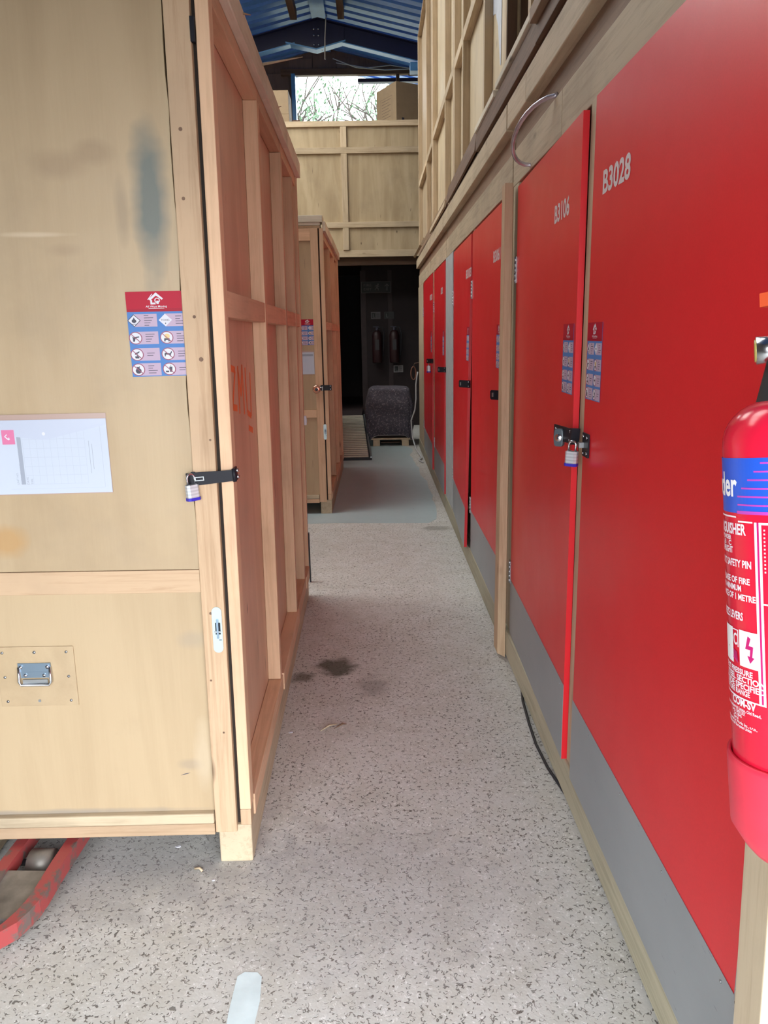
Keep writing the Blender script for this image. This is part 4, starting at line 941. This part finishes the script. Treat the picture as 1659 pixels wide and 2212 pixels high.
sign_m = plain('dim_grey_sign', (0.10, 0.095, 0.10), 0.5); sign_m2 = plain('dimmer_grey_sign', (0.035, 0.033, 0.035), 0.5); sign_w = plain('call_sign_white', (0.30, 0.29, 0.29), 0.5)
def sp1(m, wd, hh):
    m.quad2(-wd+0.015, -0.005, -hh+0.015, hh-0.015, 0.0047, sign_d); m.box(-wd+0.03, -wd+0.04, -hh+0.02, hh-0.03, 0.0047, 0.005, sign_l); m.quad2(-wd+0.045, -0.012, -hh+0.022, -hh+0.032, 0.005, sign_l)
    for k in range(5): m.quad2(0.008, wd-0.014, hh-0.028-k*0.015, hh-0.024-k*0.015, 0.0049, sign_d)
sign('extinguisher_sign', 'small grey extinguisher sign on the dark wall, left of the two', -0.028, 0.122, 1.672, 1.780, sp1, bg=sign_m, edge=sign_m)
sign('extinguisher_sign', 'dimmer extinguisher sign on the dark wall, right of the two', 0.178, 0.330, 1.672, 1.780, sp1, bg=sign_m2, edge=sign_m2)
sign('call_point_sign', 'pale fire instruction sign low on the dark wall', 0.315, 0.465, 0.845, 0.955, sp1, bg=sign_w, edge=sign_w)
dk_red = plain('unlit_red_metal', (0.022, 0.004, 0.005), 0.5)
def wall_ext(label, x, z):
    t = thing('wall_extinguisher', label, 'fire extinguisher', (x, 12.30, z))
    obj('cylinder', MB().lathe([(0, 0), (0.07, 0), (0.078, 0.02), (0.078, 0.42), (0.06, 0.475), (0.025, 0.50), (0, 0.50)], dk_red, 28), t)
    obj('valve', MB().lathe([(0.02, 0.50), (0.022, 0.54), (0.0, 0.545)], ink, 14).box(-0.06, 0.03, -0.012, 0.012, 0.545, 0.56, ink), t)
    obj('hose', MB().tube([(0.02, -0.01, 0.53), (0.08, -0.02, 0.55), (0.11, -0.02, 0.45), (0.10, -0.02, 0.2), (0.09, -0.02, 0.1)], 0.011, rubber, 8), t)
    obj('label', MB().box(-0.03, 0.03, -0.0795, -0.078, 0.2, 0.36, sign_m2), t)
    return t
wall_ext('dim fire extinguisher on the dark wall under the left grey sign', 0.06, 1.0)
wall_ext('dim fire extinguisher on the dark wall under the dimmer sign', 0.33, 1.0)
# ramp with ribbed mat
rp = thing('ramp', 'sloping ramp covered with a ribbed mat leading to the dark doorway', 'ramp')
ra = math.atan2(0.27, 2.4)
def rz_(y): return 0.035+(y-8.9)/2.4*0.26
wedge = MB().hexa([(-0.66, 8.9, 0), (-0.045, 8.9, 0), (-0.145, 11.3, 0), (-0.66, 11.3, 0), (-0.66, 8.9, 0.03), (-0.045, 8.9, 0.03), (-0.145, 11.3, 0.29), (-0.66, 11.3, 0.29)], rubber)
obj('ramp_body', wedge, rp)
mm = MB(); n = 26
for k in range(n):
    y0 = 8.93+k*2.35/n; y1 = y0+2.35/n*0.50
    xa, xb = -0.082-(y0-8.9)/2.4*0.095, -0.082-(y1-8.9)/2.4*0.095
    mm.hexa([(-0.65, y0, rz_(y0)-0.004), (xa, y0, rz_(y0)-0.004), (xb, y1, rz_(y1)-0.004), (-0.65, y1, rz_(y1)-0.004), (-0.65, y0, rz_(y0)+0.004), (xa, y0, rz_(y0)+0.004), (xb, y1, rz_(y1)+0.004), (-0.65, y1, rz_(y1)+0.004)], ribmat)
tag(obj('mat_ribs', mm, rp), kind='stuff')
obj('edge_strip', MB().hexa([(-0.062, 8.9, 0.03), (-0.045, 8.9, 0.03), (-0.145, 11.3, 0.29), (-0.165, 11.3, 0.29), (-0.062, 8.9, 0.043), (-0.045, 8.9, 0.043), (-0.145, 11.3, 0.303), (-0.165, 11.3, 0.303)], dull_steel), rp)
# pallet and draped appliance
pt = thing('pallet', 'small wooden pallet under the speckled blanket', 'pallet', (0, 0, 0))
PX0, PX1, PY0, PY1 = -0.05, 0.46, 10.05, 10.65
bx('top_board', pt, PX0-0.02, PX1, PY0, PY0+0.1, 0.082, 0.105, W['pale_x'], 0.003)
for y in (10.2, 10.35, 10.55): bx('top_board', pt, PX0, PX1, y, y+0.1, 0.082, 0.105, W['pale_x'], 0.003)
for x in (PX0+0.02, PX1-0.11):
    for y in (PY0+0.002, PY1-0.1): bx('block', pt, x, x+0.09, y, y+0.09, 0.0, 0.0815, W['pale_z'], 0.004)
bx('bottom_board', pt, PX0+0.12, PX1-0.13, PY0+0.15, PY0+0.24, 0.02, 0.035, W['dark_x'])
tag(bx('appliance', None, PX0+0.03, PX1-0.03, PY0+0.06, PY1-0.04, 0.1055, 0.70, dark_gap), 'boxy item hidden under the speckled blanket', 'appliance')
def blanket():
    mb = MB(); nu, nv = 96, 26; vs = []; fs = []
    cx0, cy0 = (PX0+PX1)/2-0.01, (PY0+PY1)/2; hx, hy = 0.292, 0.305
    for j in range(nv+1):
        t = j/nv
        for i in range(nu):
            a = i/nu*2*math.pi; ca, sa = math.cos(a), math.sin(a)
            e = 0.28; sx = math.copysign(abs(ca)**e, ca); sy = math.copysign(abs(sa)**e, sa)
            if t < 0.25: r = t/0.25; z = 0.752-0.012*r**6+0.006*math.sin(3*ca+2*sa+1)*r; x = cx0+hx*sx*r*0.90; y_ = cy0+hy*sy*r*0.95
            else:
                s = (t-0.25)/0.75
                hem = 0.125+0.035*math.sin(a*2+0.9)-0.035*math.cos(a*3+1.0)-0.02*math.sin(5*a)
                z = 0.735-(0.735-hem)*s
                fold = (0.002+0.030*s)*math.sin(a*9+1.5*s)+0.016*math.sin(a*17+2)*s
                wide = 0.90+0.17*min(1, s*3.2)-0.02*s
                rr = wide+fold-0.05*max(0, s-0.6)*(1+math.cos(a*2))
                x = cx0+hx*sx*rr+0.010*math.sin(z*30+a*3)*s; y_ = cy0+hy*sy*min(rr, 1.02+fold)+0.008*math.sin(z*24+a*5)
            vs.append((x, y_, z))
        if j: fs += [((j-1)*nu+i, j*nu+i, j*nu+(i+1) % nu, (j-1)*nu+(i+1) % nu) for i in range(nu)]
    mb.add(vs, fs, blanket_m, True); o = obj('moving_blanket', mb)
    s = o.modifiers.new('t', 'SOLIDIFY'); s.thickness = 0.005; s.offset = 1
    hemp = [vs[nv*nu+i] for i in range(nu)]+[vs[nv*nu]]
    h = obj('hem', MB().tube([(p[0], p[1]-0.0, p[2]) for p in hemp], 0.006, plain('pale_hem_thread', (0.42, 0.38, 0.38), 0.8), 5, False), o)
    return o
tag(blanket(), 'dark grey speckled moving blanket draped over an item on the pallet', 'blanket')
tag(obj('mains_cable', MB().tube([(0.56, 9.95, 0.96), (0.548, 9.95, 0.90), (0.535, 9.95, 0.80), (0.535, 9.95, 0.62), (0.52, 9.95, 0.48), (0.47, 9.97, 0.34), (0.485, 9.96, 0.12), (0.51, 9.6, 0.02), (0.54, 8.9, 0.012), (0.50, 8.75, 0.012), (0.535, 8.6, 0.012)], 0.009, cablewhite, 8)), 'pale cable hanging beside the draped blanket and trailing to the floor', 'cable')
cl = thing('rope_coil', 'small brown rope coil hanging at the right edge of the dark opening', 'rope', (0.52, 10.25, 0.93))
obj('coil', MB().tube([(0.032*math.cos(a)*(1+0.1*math.sin(a*0.37)), 0.012*math.sin(a*0.23), 0.085*math.sin(a)) for a in [k*0.35 for k in range(80)]], 0.0065, plain('brown_rope', (0.26, 0.12, 0.08), 0.7), 6), cl)
obj('hanging_loop', MB().tube([(0, 0, 0.08), (0.01, -0.1, 0.13), (0.055, -0.40, 0.15)], 0.004, plain('loop_cord', (0.2, 0.12, 0.08), 0.7), 6), cl)
# ---------------------------------------------------------------- pallet truck fork
pj = thing('pallet_truck_fork', 'worn red pallet truck fork poking out from under the near left crate', 'pallet truck', (-0.918, 2.0, 0), math.radians(-3))
def forkpt(x, y, z): return (x, y, z)
fk = MB()
# local: fork runs along -y from 0 to -0.62, width 0.17; tip rounded and dipping
secs = []
n = 40
for k in range(n+1):
    s = k/n; yy = 0.9-s*1.345
    wdt = 0.085 if yy > -0.30 else 0.085*math.sqrt(max(0.02, 1-((-0.30-yy)/0.15)**2))
    top = 0.085 if yy > -0.2 else 0.085-0.035*((-0.2-yy)/0.32)**1.5
    secs.append((yy, wdt, top))
def rail_side(sg, inner):
    vs = []; fs = []
    for (yy, wdt, top) in secs:
        wi = max(0.0, wdt-inner)
        vs += [(sg*wdt, yy, top-0.045), (sg*wdt, yy, top), (sg*wi, yy, top), (sg*wi, yy, top-0.04)]
    for i in range(n):
        a = i*4
        for q in range(4): fs.append((a+q, a+(q+1) % 4, a+4+(q+1) % 4, a+4+q))
    fs += [(0, 1, 2, 3), (n*4+3, n*4+2, n*4+1, n*4)]
    return MB().add(vs, fs, red_paint_worn)
fk.merge(rail_side(1, 0.032)); fk.merge(rail_side(-1, 0.032))
obj('side_rail', fk, pj)
obj('top_plate', MB().box(-0.056, 0.056, -0.105, 0.9, 0.074, 0.083, red_paint_worn), pj)
obj('nose_plate', MB().hexa([(-0.045, -0.39, 0.050), (0.045, -0.39, 0.050), (0.056, -0.240, 0.066), (-0.056, -0.240, 0.066), (-0.045, -0.39, 0.058), (0.045, -0.39, 0.058), (0.056, -0.240, 0.075), (-0.056, -0.240, 0.075)], dirty_steel), pj)
obj('load_roller', MB().tube([(-0.030, -0.165, 0.040), (0.030, -0.165, 0.040)], 0.038, dirty_steel, 20), pj)
obj('axle', MB().tube([(-0.06, -0.165, 0.042), (0.06, -0.165, 0.042)], 0.009, rubber, 10), pj)
# ---------------------------------------------------------------- extinguisher at the right edge
postw = wood('post_pine', (0.44, 0.36, 0.255), (0.32, 0.245, 0.16), 'z')
pz = MB().hexa([(0.506, 0.83, 0.0), (0.5585, 0.83, 0.0), (0.5585, 0.90, 0.0), (0.506, 0.90, 0.0), (0.483, 0.83, 0.79), (0.545, 0.83, 0.79), (0.545, 0.90, 0.79), (0.483, 0.90, 0.79)], postw)
po = thing('timber_post', 'pale timber post under the fire extinguisher at the right edge', 'post')
obj('post', pz, po, bevel=0.002)
pn = MB()
for k in range(9): pn.tube([(0.512+0.003*k, 0.8292, 0.74-k*0.018), (0.530+0.003*k, 0.8292, 0.71-k*0.018)], 0.0008, ink, 4)
obj('pencil_marks', pn, po)['kind'] = 'stuff'
obj('bracket', MB().box(0.505, 0.535, 0.901, 0.905, 0.70, 1.30, dull_steel), po)
fe = thing('fire_extinguisher', 'red powder fire extinguisher with blue label band at the right edge', 'fire extinguisher')
RB = 0.078
LEAN = math.radians(8.0)
base = Vector((0.492, 0.775, 0.840))
fe.matrix_world = Matrix.Translation(base) @ Matrix.Rotation(math.radians(-3.0), 4, 'Y') @ Matrix.Rotation(-LEAN, 4, 'X')
prof = [(0.0, 0.0), (0.06, 0.0), (0.074, 0.012), (RB, 0.03), (RB, 0.462)]
for k in range(1, 9):
    a = k/8*math.pi/2*0.92; prof.append((0.022+(RB-0.022)*math.cos(a)**0.9, 0.462+0.050*math.sin(a)))
prof += [(0.02, 0.520)]
obj('cylinder', MB().lathe(prof, ext_red, 64), fe)
obj('base_skirt', MB().lathe([(0.045, -0.012), (0.062, -0.010), (0.070, 0.0), (0.0825, 0.022), (0.0840, 0.10), (0.0835, 0.106), (0.0795, 0.107), (0.0785, 0.095)], ext_cup, 64), fe)
obj('neck_collar', MB().lathe([(0.046, 0.498), (0.041, 0.512), (0.031, 0.548), (0.028, 0.56), (0.0, 0.56)], rubber, 36), fe)
obj('valve', MB().lathe([(0.0, 0.558), (0.017, 0.558), (0.017, 0.60), (0.0, 0.602)], chrome, 20), fe)
phc = math.atan2(-base.y, -base.x)
def U(px): return math.asin(max(-1, min(1, (px-1712.0)/150.0)))
dirL = phc-math.radians(80)
gx, gy = math.cos(dirL), math.sin(dirL)
gm2 = MB().tube([(0.010*gx, 0.010*gy, 0.566), (0.040*gx, 0.040*gy, 0.566)], [0.014, 0.0155], chrome, 24)
gm2.tube([(0.0385*gx, 0.0385*gy, 0.566), (0.0415*gx, 0.0415*gy, 0.566)], 0.0125, plain('gauge_face', (0.5, 0.42, 0.12), 0.2), 24)
obj('pressure_gauge', gm2, fe)
lv = MB(); lv.box(-0.036, 0.09, -0.009, 0.009, 0.615, 0.630, plain('orange_red_lever', (0.72, 0.10, 0.03), 0.4)); lv.box(-0.02, 0.09, -0.008, 0.008, 0.600, 0.605, ext_red)
obj('lever', lv, fe, Matrix.Rotation(phc-math.radians(118)+math.pi, 4, 'Z'))
def onc(mb, lift=0.0007):   # wrap flat artwork (u = angle*R from the side facing the camera, v = height) onto the cylinder
    vs = []
    for (u, v, z) in mb.v:
        a = phc+u/RB; r = RB+lift+z; vs.append((r*math.cos(a), r*math.sin(a), v))
    mb.v = vs; return mb
def band(u0, u1, v0, v1, m, z=0.0, n=24):
    b_ = MB()
    for k in range(n):
        a, c_ = u0+(u1-u0)*k/n, u0+(u1-u0)*(k+1)/n
        b_.poly([(a, v0, z), (c_, v0, z), (c_, v1, z), (a, v1, z)], m)
    return b_
def V(y): return 0.450-(y-1000)*0.000585
art = MB()
uL, uR = RB*math.radians(-110), RB*math.radians(110)
art.merge(band(uL, uR, V(1103), V(1000), ext_blue, 0, 60))
lab = MB()
u = lambda px: RB*U(px)
lab.merge(fit_text('Powder', RB*math.radians(-112), u(1604), V(1071), 0.0255, ext_wh2, 0.025, 0.0004))
for k in range(7):
    yy = 1008+k*15.5; xl = 1652-k*13
    lab.merge(band(u(xl) if xl > 1600 else u(1604), RB*0.6, V(yy+3), V(yy), ext_mag, 0.0003))
lab.merge(band(RB*math.radians(-47), RB*0.6, V(1104), V(1098), ext_mag, 0.0004))
def ln(s, px, y, h=0.0068, wch=0.0053, wt=0.03):
    x1 = u(px); lab.merge(fit_text(s, x1-wch*len(s), x1, V(y), h, ext_white, wt, 0.0004))
ln('FIRE EXTINGUISHER', 1620, 1143, 0.0115, 0.0062); ln('DRY POWDER', 1587, 1155, 0.0048, 0.0042); ln('A B   C', 1587, 1166, 0.0052, 0.0045)
ln('HOLD UPRIGHT', 1590, 1180, 0.0068, 0.0044); ln('PULL OUT SAFETY PIN', 1629, 1205, 0.0078, 0.0045)
ln('AIM AT BASE OF FIRE', 1625, 1236, 0.0066, 0.0045); ln('FROM A MINIMUM', 1606, 1251, 0.0062, 0.0045); ln('DISTANCE OF 1 METRE', 1636, 1268, 0.0066, 0.0046)
ln('SQUEEZE LEVERS', 1608, 1307, 0.0085, 0.0044)
ln('TEST PRESSURE', 1625, 1413, 0.0062, 0.0047); ln('STEEL SECTION', 1650, 1427, 0.0066, 0.0054); ln('OUTSIDE SPECIFIED', 1650, 1441, 0.0066, 0.0052); ln('TEMPERATURE RANGE', 1618, 1453, 0.0058, 0.0045)
ln('COM-SV', 1630, 1476, 0.0085, 0.0068, 0.04)
for k, (px, a) in enumerate(((1640, 0.05), (1606, 0.04), (1598, 0.03), (1590, 0.03), (1631, 0.055), (1619, 0.04))):
    ln(('Units 4-6 Industrial Estate, Old Road,', 'Lane, CM20 2EX', 'Tel. 0845', 'Serial', 'Manufactured by Works Inc., s.r.o.,', 'Made in the European Union')[k], px, 1486+k*7.0, 0.0034, 0.0019, 0.02)
for (x0, x1, y0, y1) in ((1562, 1600, 1112, 1109), (1604, 1634, 1120, 1117), ):
    lab.merge(band(u(x0), u(x1), V(y0), V(y1), ext_white, 0.0004, 6))
for (x0, x1) in ((1637, 1642), (1646, 1651)):
    lab.merge(band(u(x0), u(x1), V(1461), V(1118), ext_white, 0.0004, 2))
lab.merge(band(u(1642), u(1646), V(1461), V(1118), ext_mag2, 0.0003, 2))
lab.merge(band(u(1560), u(1651), V(1462), V(1459), ext_white, 0.0004, 12)); lab.merge(band(u(1646), RB*0.4, V(1122), V(1118), ext_white, 0.0004, 8))
lab.merge(band(u(1646), RB*0.4, V(1270), V(1267), ext_white, 0.0004, 8))
for k in range(12): lab.merge(band(u(1655), u(1658), V(1130+k*7+3), V(1130+k*7), ext_white, 0.0004, 1))
def sq(x0, x1, y0, y1): lab.merge(band(u(x0), u(x1), V(y1), V(y0), ext_wh2, 0.0003, 6))
sq(1598, 1637, 1326, 1396); sq(1564, 1583, 1326, 1396); lab.merge(band(u(1583), u(1595), V(1330), V(1328), ext_white, 0.0004, 2)); lab.merge(band(u(1594), u(1596), V(1362), V(1328), ext_white, 0.0004, 2))
lab.merge(fit_text('C', u(1585), u(1593), V(1358), 0.013, ext_white, 0.02, 0.0005))
def LP(*pp): lab.poly([(u(a), V(b_), 0.0005) for a, b_ in pp], ext_mag2)
LP((1617, 1334), (1623, 1338), (1618, 1355), (1611, 1360)); LP((1611, 1360), (1618, 1352), (1628, 1353), (1626, 1360)); LP((1622, 1356), (1628, 1353), (1625, 1378), (1620, 1376)); LP((1615, 1372), (1630, 1374), (1621, 1386))
LP((1572, 1366), (1592, 1372), (1594, 1394), (1583, 1386))
obj('label_band', onc(art, 0.0006), fe); obj('label_print', onc(lab, 0.0006), fe)
# ---------------------------------------------------------------- litter on the floor
lit = [('wood_splinter', 'two dark splinters of wood on the concrete in mid aisle', [(-0.21, 2.60), (-0.16, 2.64)], 0.006, W['dark_x']),]
sp_ = MB().tube([(-0.225, 2.585, 0.003), (-0.195, 2.62, 0.006), (-0.165, 2.635, 0.003)], [0.001, 0.004, 0.001], W['grey_x'], 5)
tag(obj('wood_splinter', sp_), 'grey splinter of wood lying on the concrete in mid aisle', 'splinter')
tag(obj('wood_splinter', MB().tube([(-0.175, 2.60, 0.003), (-0.145, 2.632, 0.005), (-0.13, 2.635, 0.002)], [0.001, 0.004, 0.001], W['dark_x'], 5)), 'dark splinter beside the grey one in mid aisle', 'splinter')
for i, (x, y, lab_) in enumerate(((-0.59, 1.945, 'white chip on the floor left of the near crate skid'), (-0.334, 2.586, 'white chip on the floor beside the near crate side'), (-0.46, 1.80, 'tiny white chip on the floor in front of the near crate skid'))):
    s = (0.008, 0.008, 0.004)[i]
    tag(obj('paint_chip', MB().prism([(x-s, y), (x-s*0.3, y-s*0.7), (x+s, y-s*0.2), (x+s*0.6, y+s*0.8)], 0.002, n_white, 'z', 0.0)), lab_, 'chip')
tag(obj('wood_shaving', MB().tube([(-0.520, 1.846, 0.003), (-0.505, 1.842, 0.007), (-0.497, 1.835, 0.003)], 0.0035, W['pale_x'], 5)), 'pale wood shaving under the near crate front', 'shaving')
tag(obj('black_cable', MB().tube([(0.578, 2.90, 0.006), (0.560, 2.78, 0.006), (0.549, 2.60, 0.006), (0.544, 2.45, 0.006), (0.552, 2.30, 0.006), (0.578, 2.12, 0.006)], 0.005, rubber, 8)), 'black cable lying along the foot of door B3106', 'cable')
tag(obj('black_strip', MB().box(-0.406, -0.3985, 4.36, 4.385, 0.0, 0.30, rubber)), 'thin black board end standing behind the near left crate', 'board')
# ---------------------------------------------------------------- trees outside the window
def tree(x, y, h, label, seed):
    rng = random.Random(seed); t = thing('tree', label, 'tree', (x, y, -0.1))
    br = MB(); tips = []
    def grow(p, d, L, r, lev):
        q = p+d*L; br.tube([p, p+d*L*0.5+Vector((rng.uniform(-.05, .05), rng.uniform(-.05, .05), 0))*L, q], [r, r*0.85, r*0.65], bark_m, 6, False)
        if lev == 0: tips.append(q); return
        for _ in range(3 if lev > 1 else 4):
            nd = (d+Vector((rng.uniform(-.8, .8), rng.uniform(-.8, .8), rng.uniform(-.15, .6)))).normalized(); grow(q, nd, L*rng.uniform(.6, .8), r*0.6, lev-1)
    grow(Vector((0, 0, 0)), Vector((0, 0, 1)), h*0.35, h*0.018, 4)
    obj('branches', br, t)
    lf = MB(); vs = []; fs = []
    for q in tips:
        for _ in range(9):
            c_ = q+Vector((rng.gauss(0, .28), rng.gauss(0, .28), rng.gauss(0, .25)))
            a = Vector((rng.uniform(-1, 1), rng.uniform(-1, 1), rng.uniform(-1, 1))).normalized()*0.07; b_ = a.orthogonal().normalized()*0.04
            k = len(vs); vs += [c_-a, c_+b_, c_+a, c_-b_]; fs.append((k, k+1, k+2, k+3))
    lf.add(vs, fs, leaf_m); obj('foliage', tag(None) if False else lf, t)['kind'] = 'stuff'
tree(-3.4, 26.0, 10.0, 'leafy tree outside at the left of the high window', 3)
tree(3.0, 29.0, 11.0, 'leafy tree outside at the right of the high window', 5)
tree(-0.6, 38.0, 13.5, 'thin tree outside in the middle of the high window', 9)

# repeats share a group
GR = {'storage_crate': 'wooden crates in the left row', 'storage_unit': 'red-doored units along the right', 'upper_crate': 'upper crates on the right ledge', 'padlock': 'steel padlocks with blue bases',
      'loose_board': 'loose boards on the right ledge', 'cardboard_box': 'cardboard boxes under the high window', 'offcut': 'offcuts on the end crate', 'tree': 'trees outside the high window',
      'wall_extinguisher': 'fire extinguishers on the dark wall', 'extinguisher_sign': 'extinguisher signs on the dark wall', 'paint_chip': 'white chips on the floor', 'electric_cable': 'wires under the roof beam', 'wood_splinter': 'splinters on the floor'}
for o in bpy.data.objects:
    k = o.name.split('.')[0]
    if o.parent is None and 'label' in o and k in GR: o['group'] = GR[k]
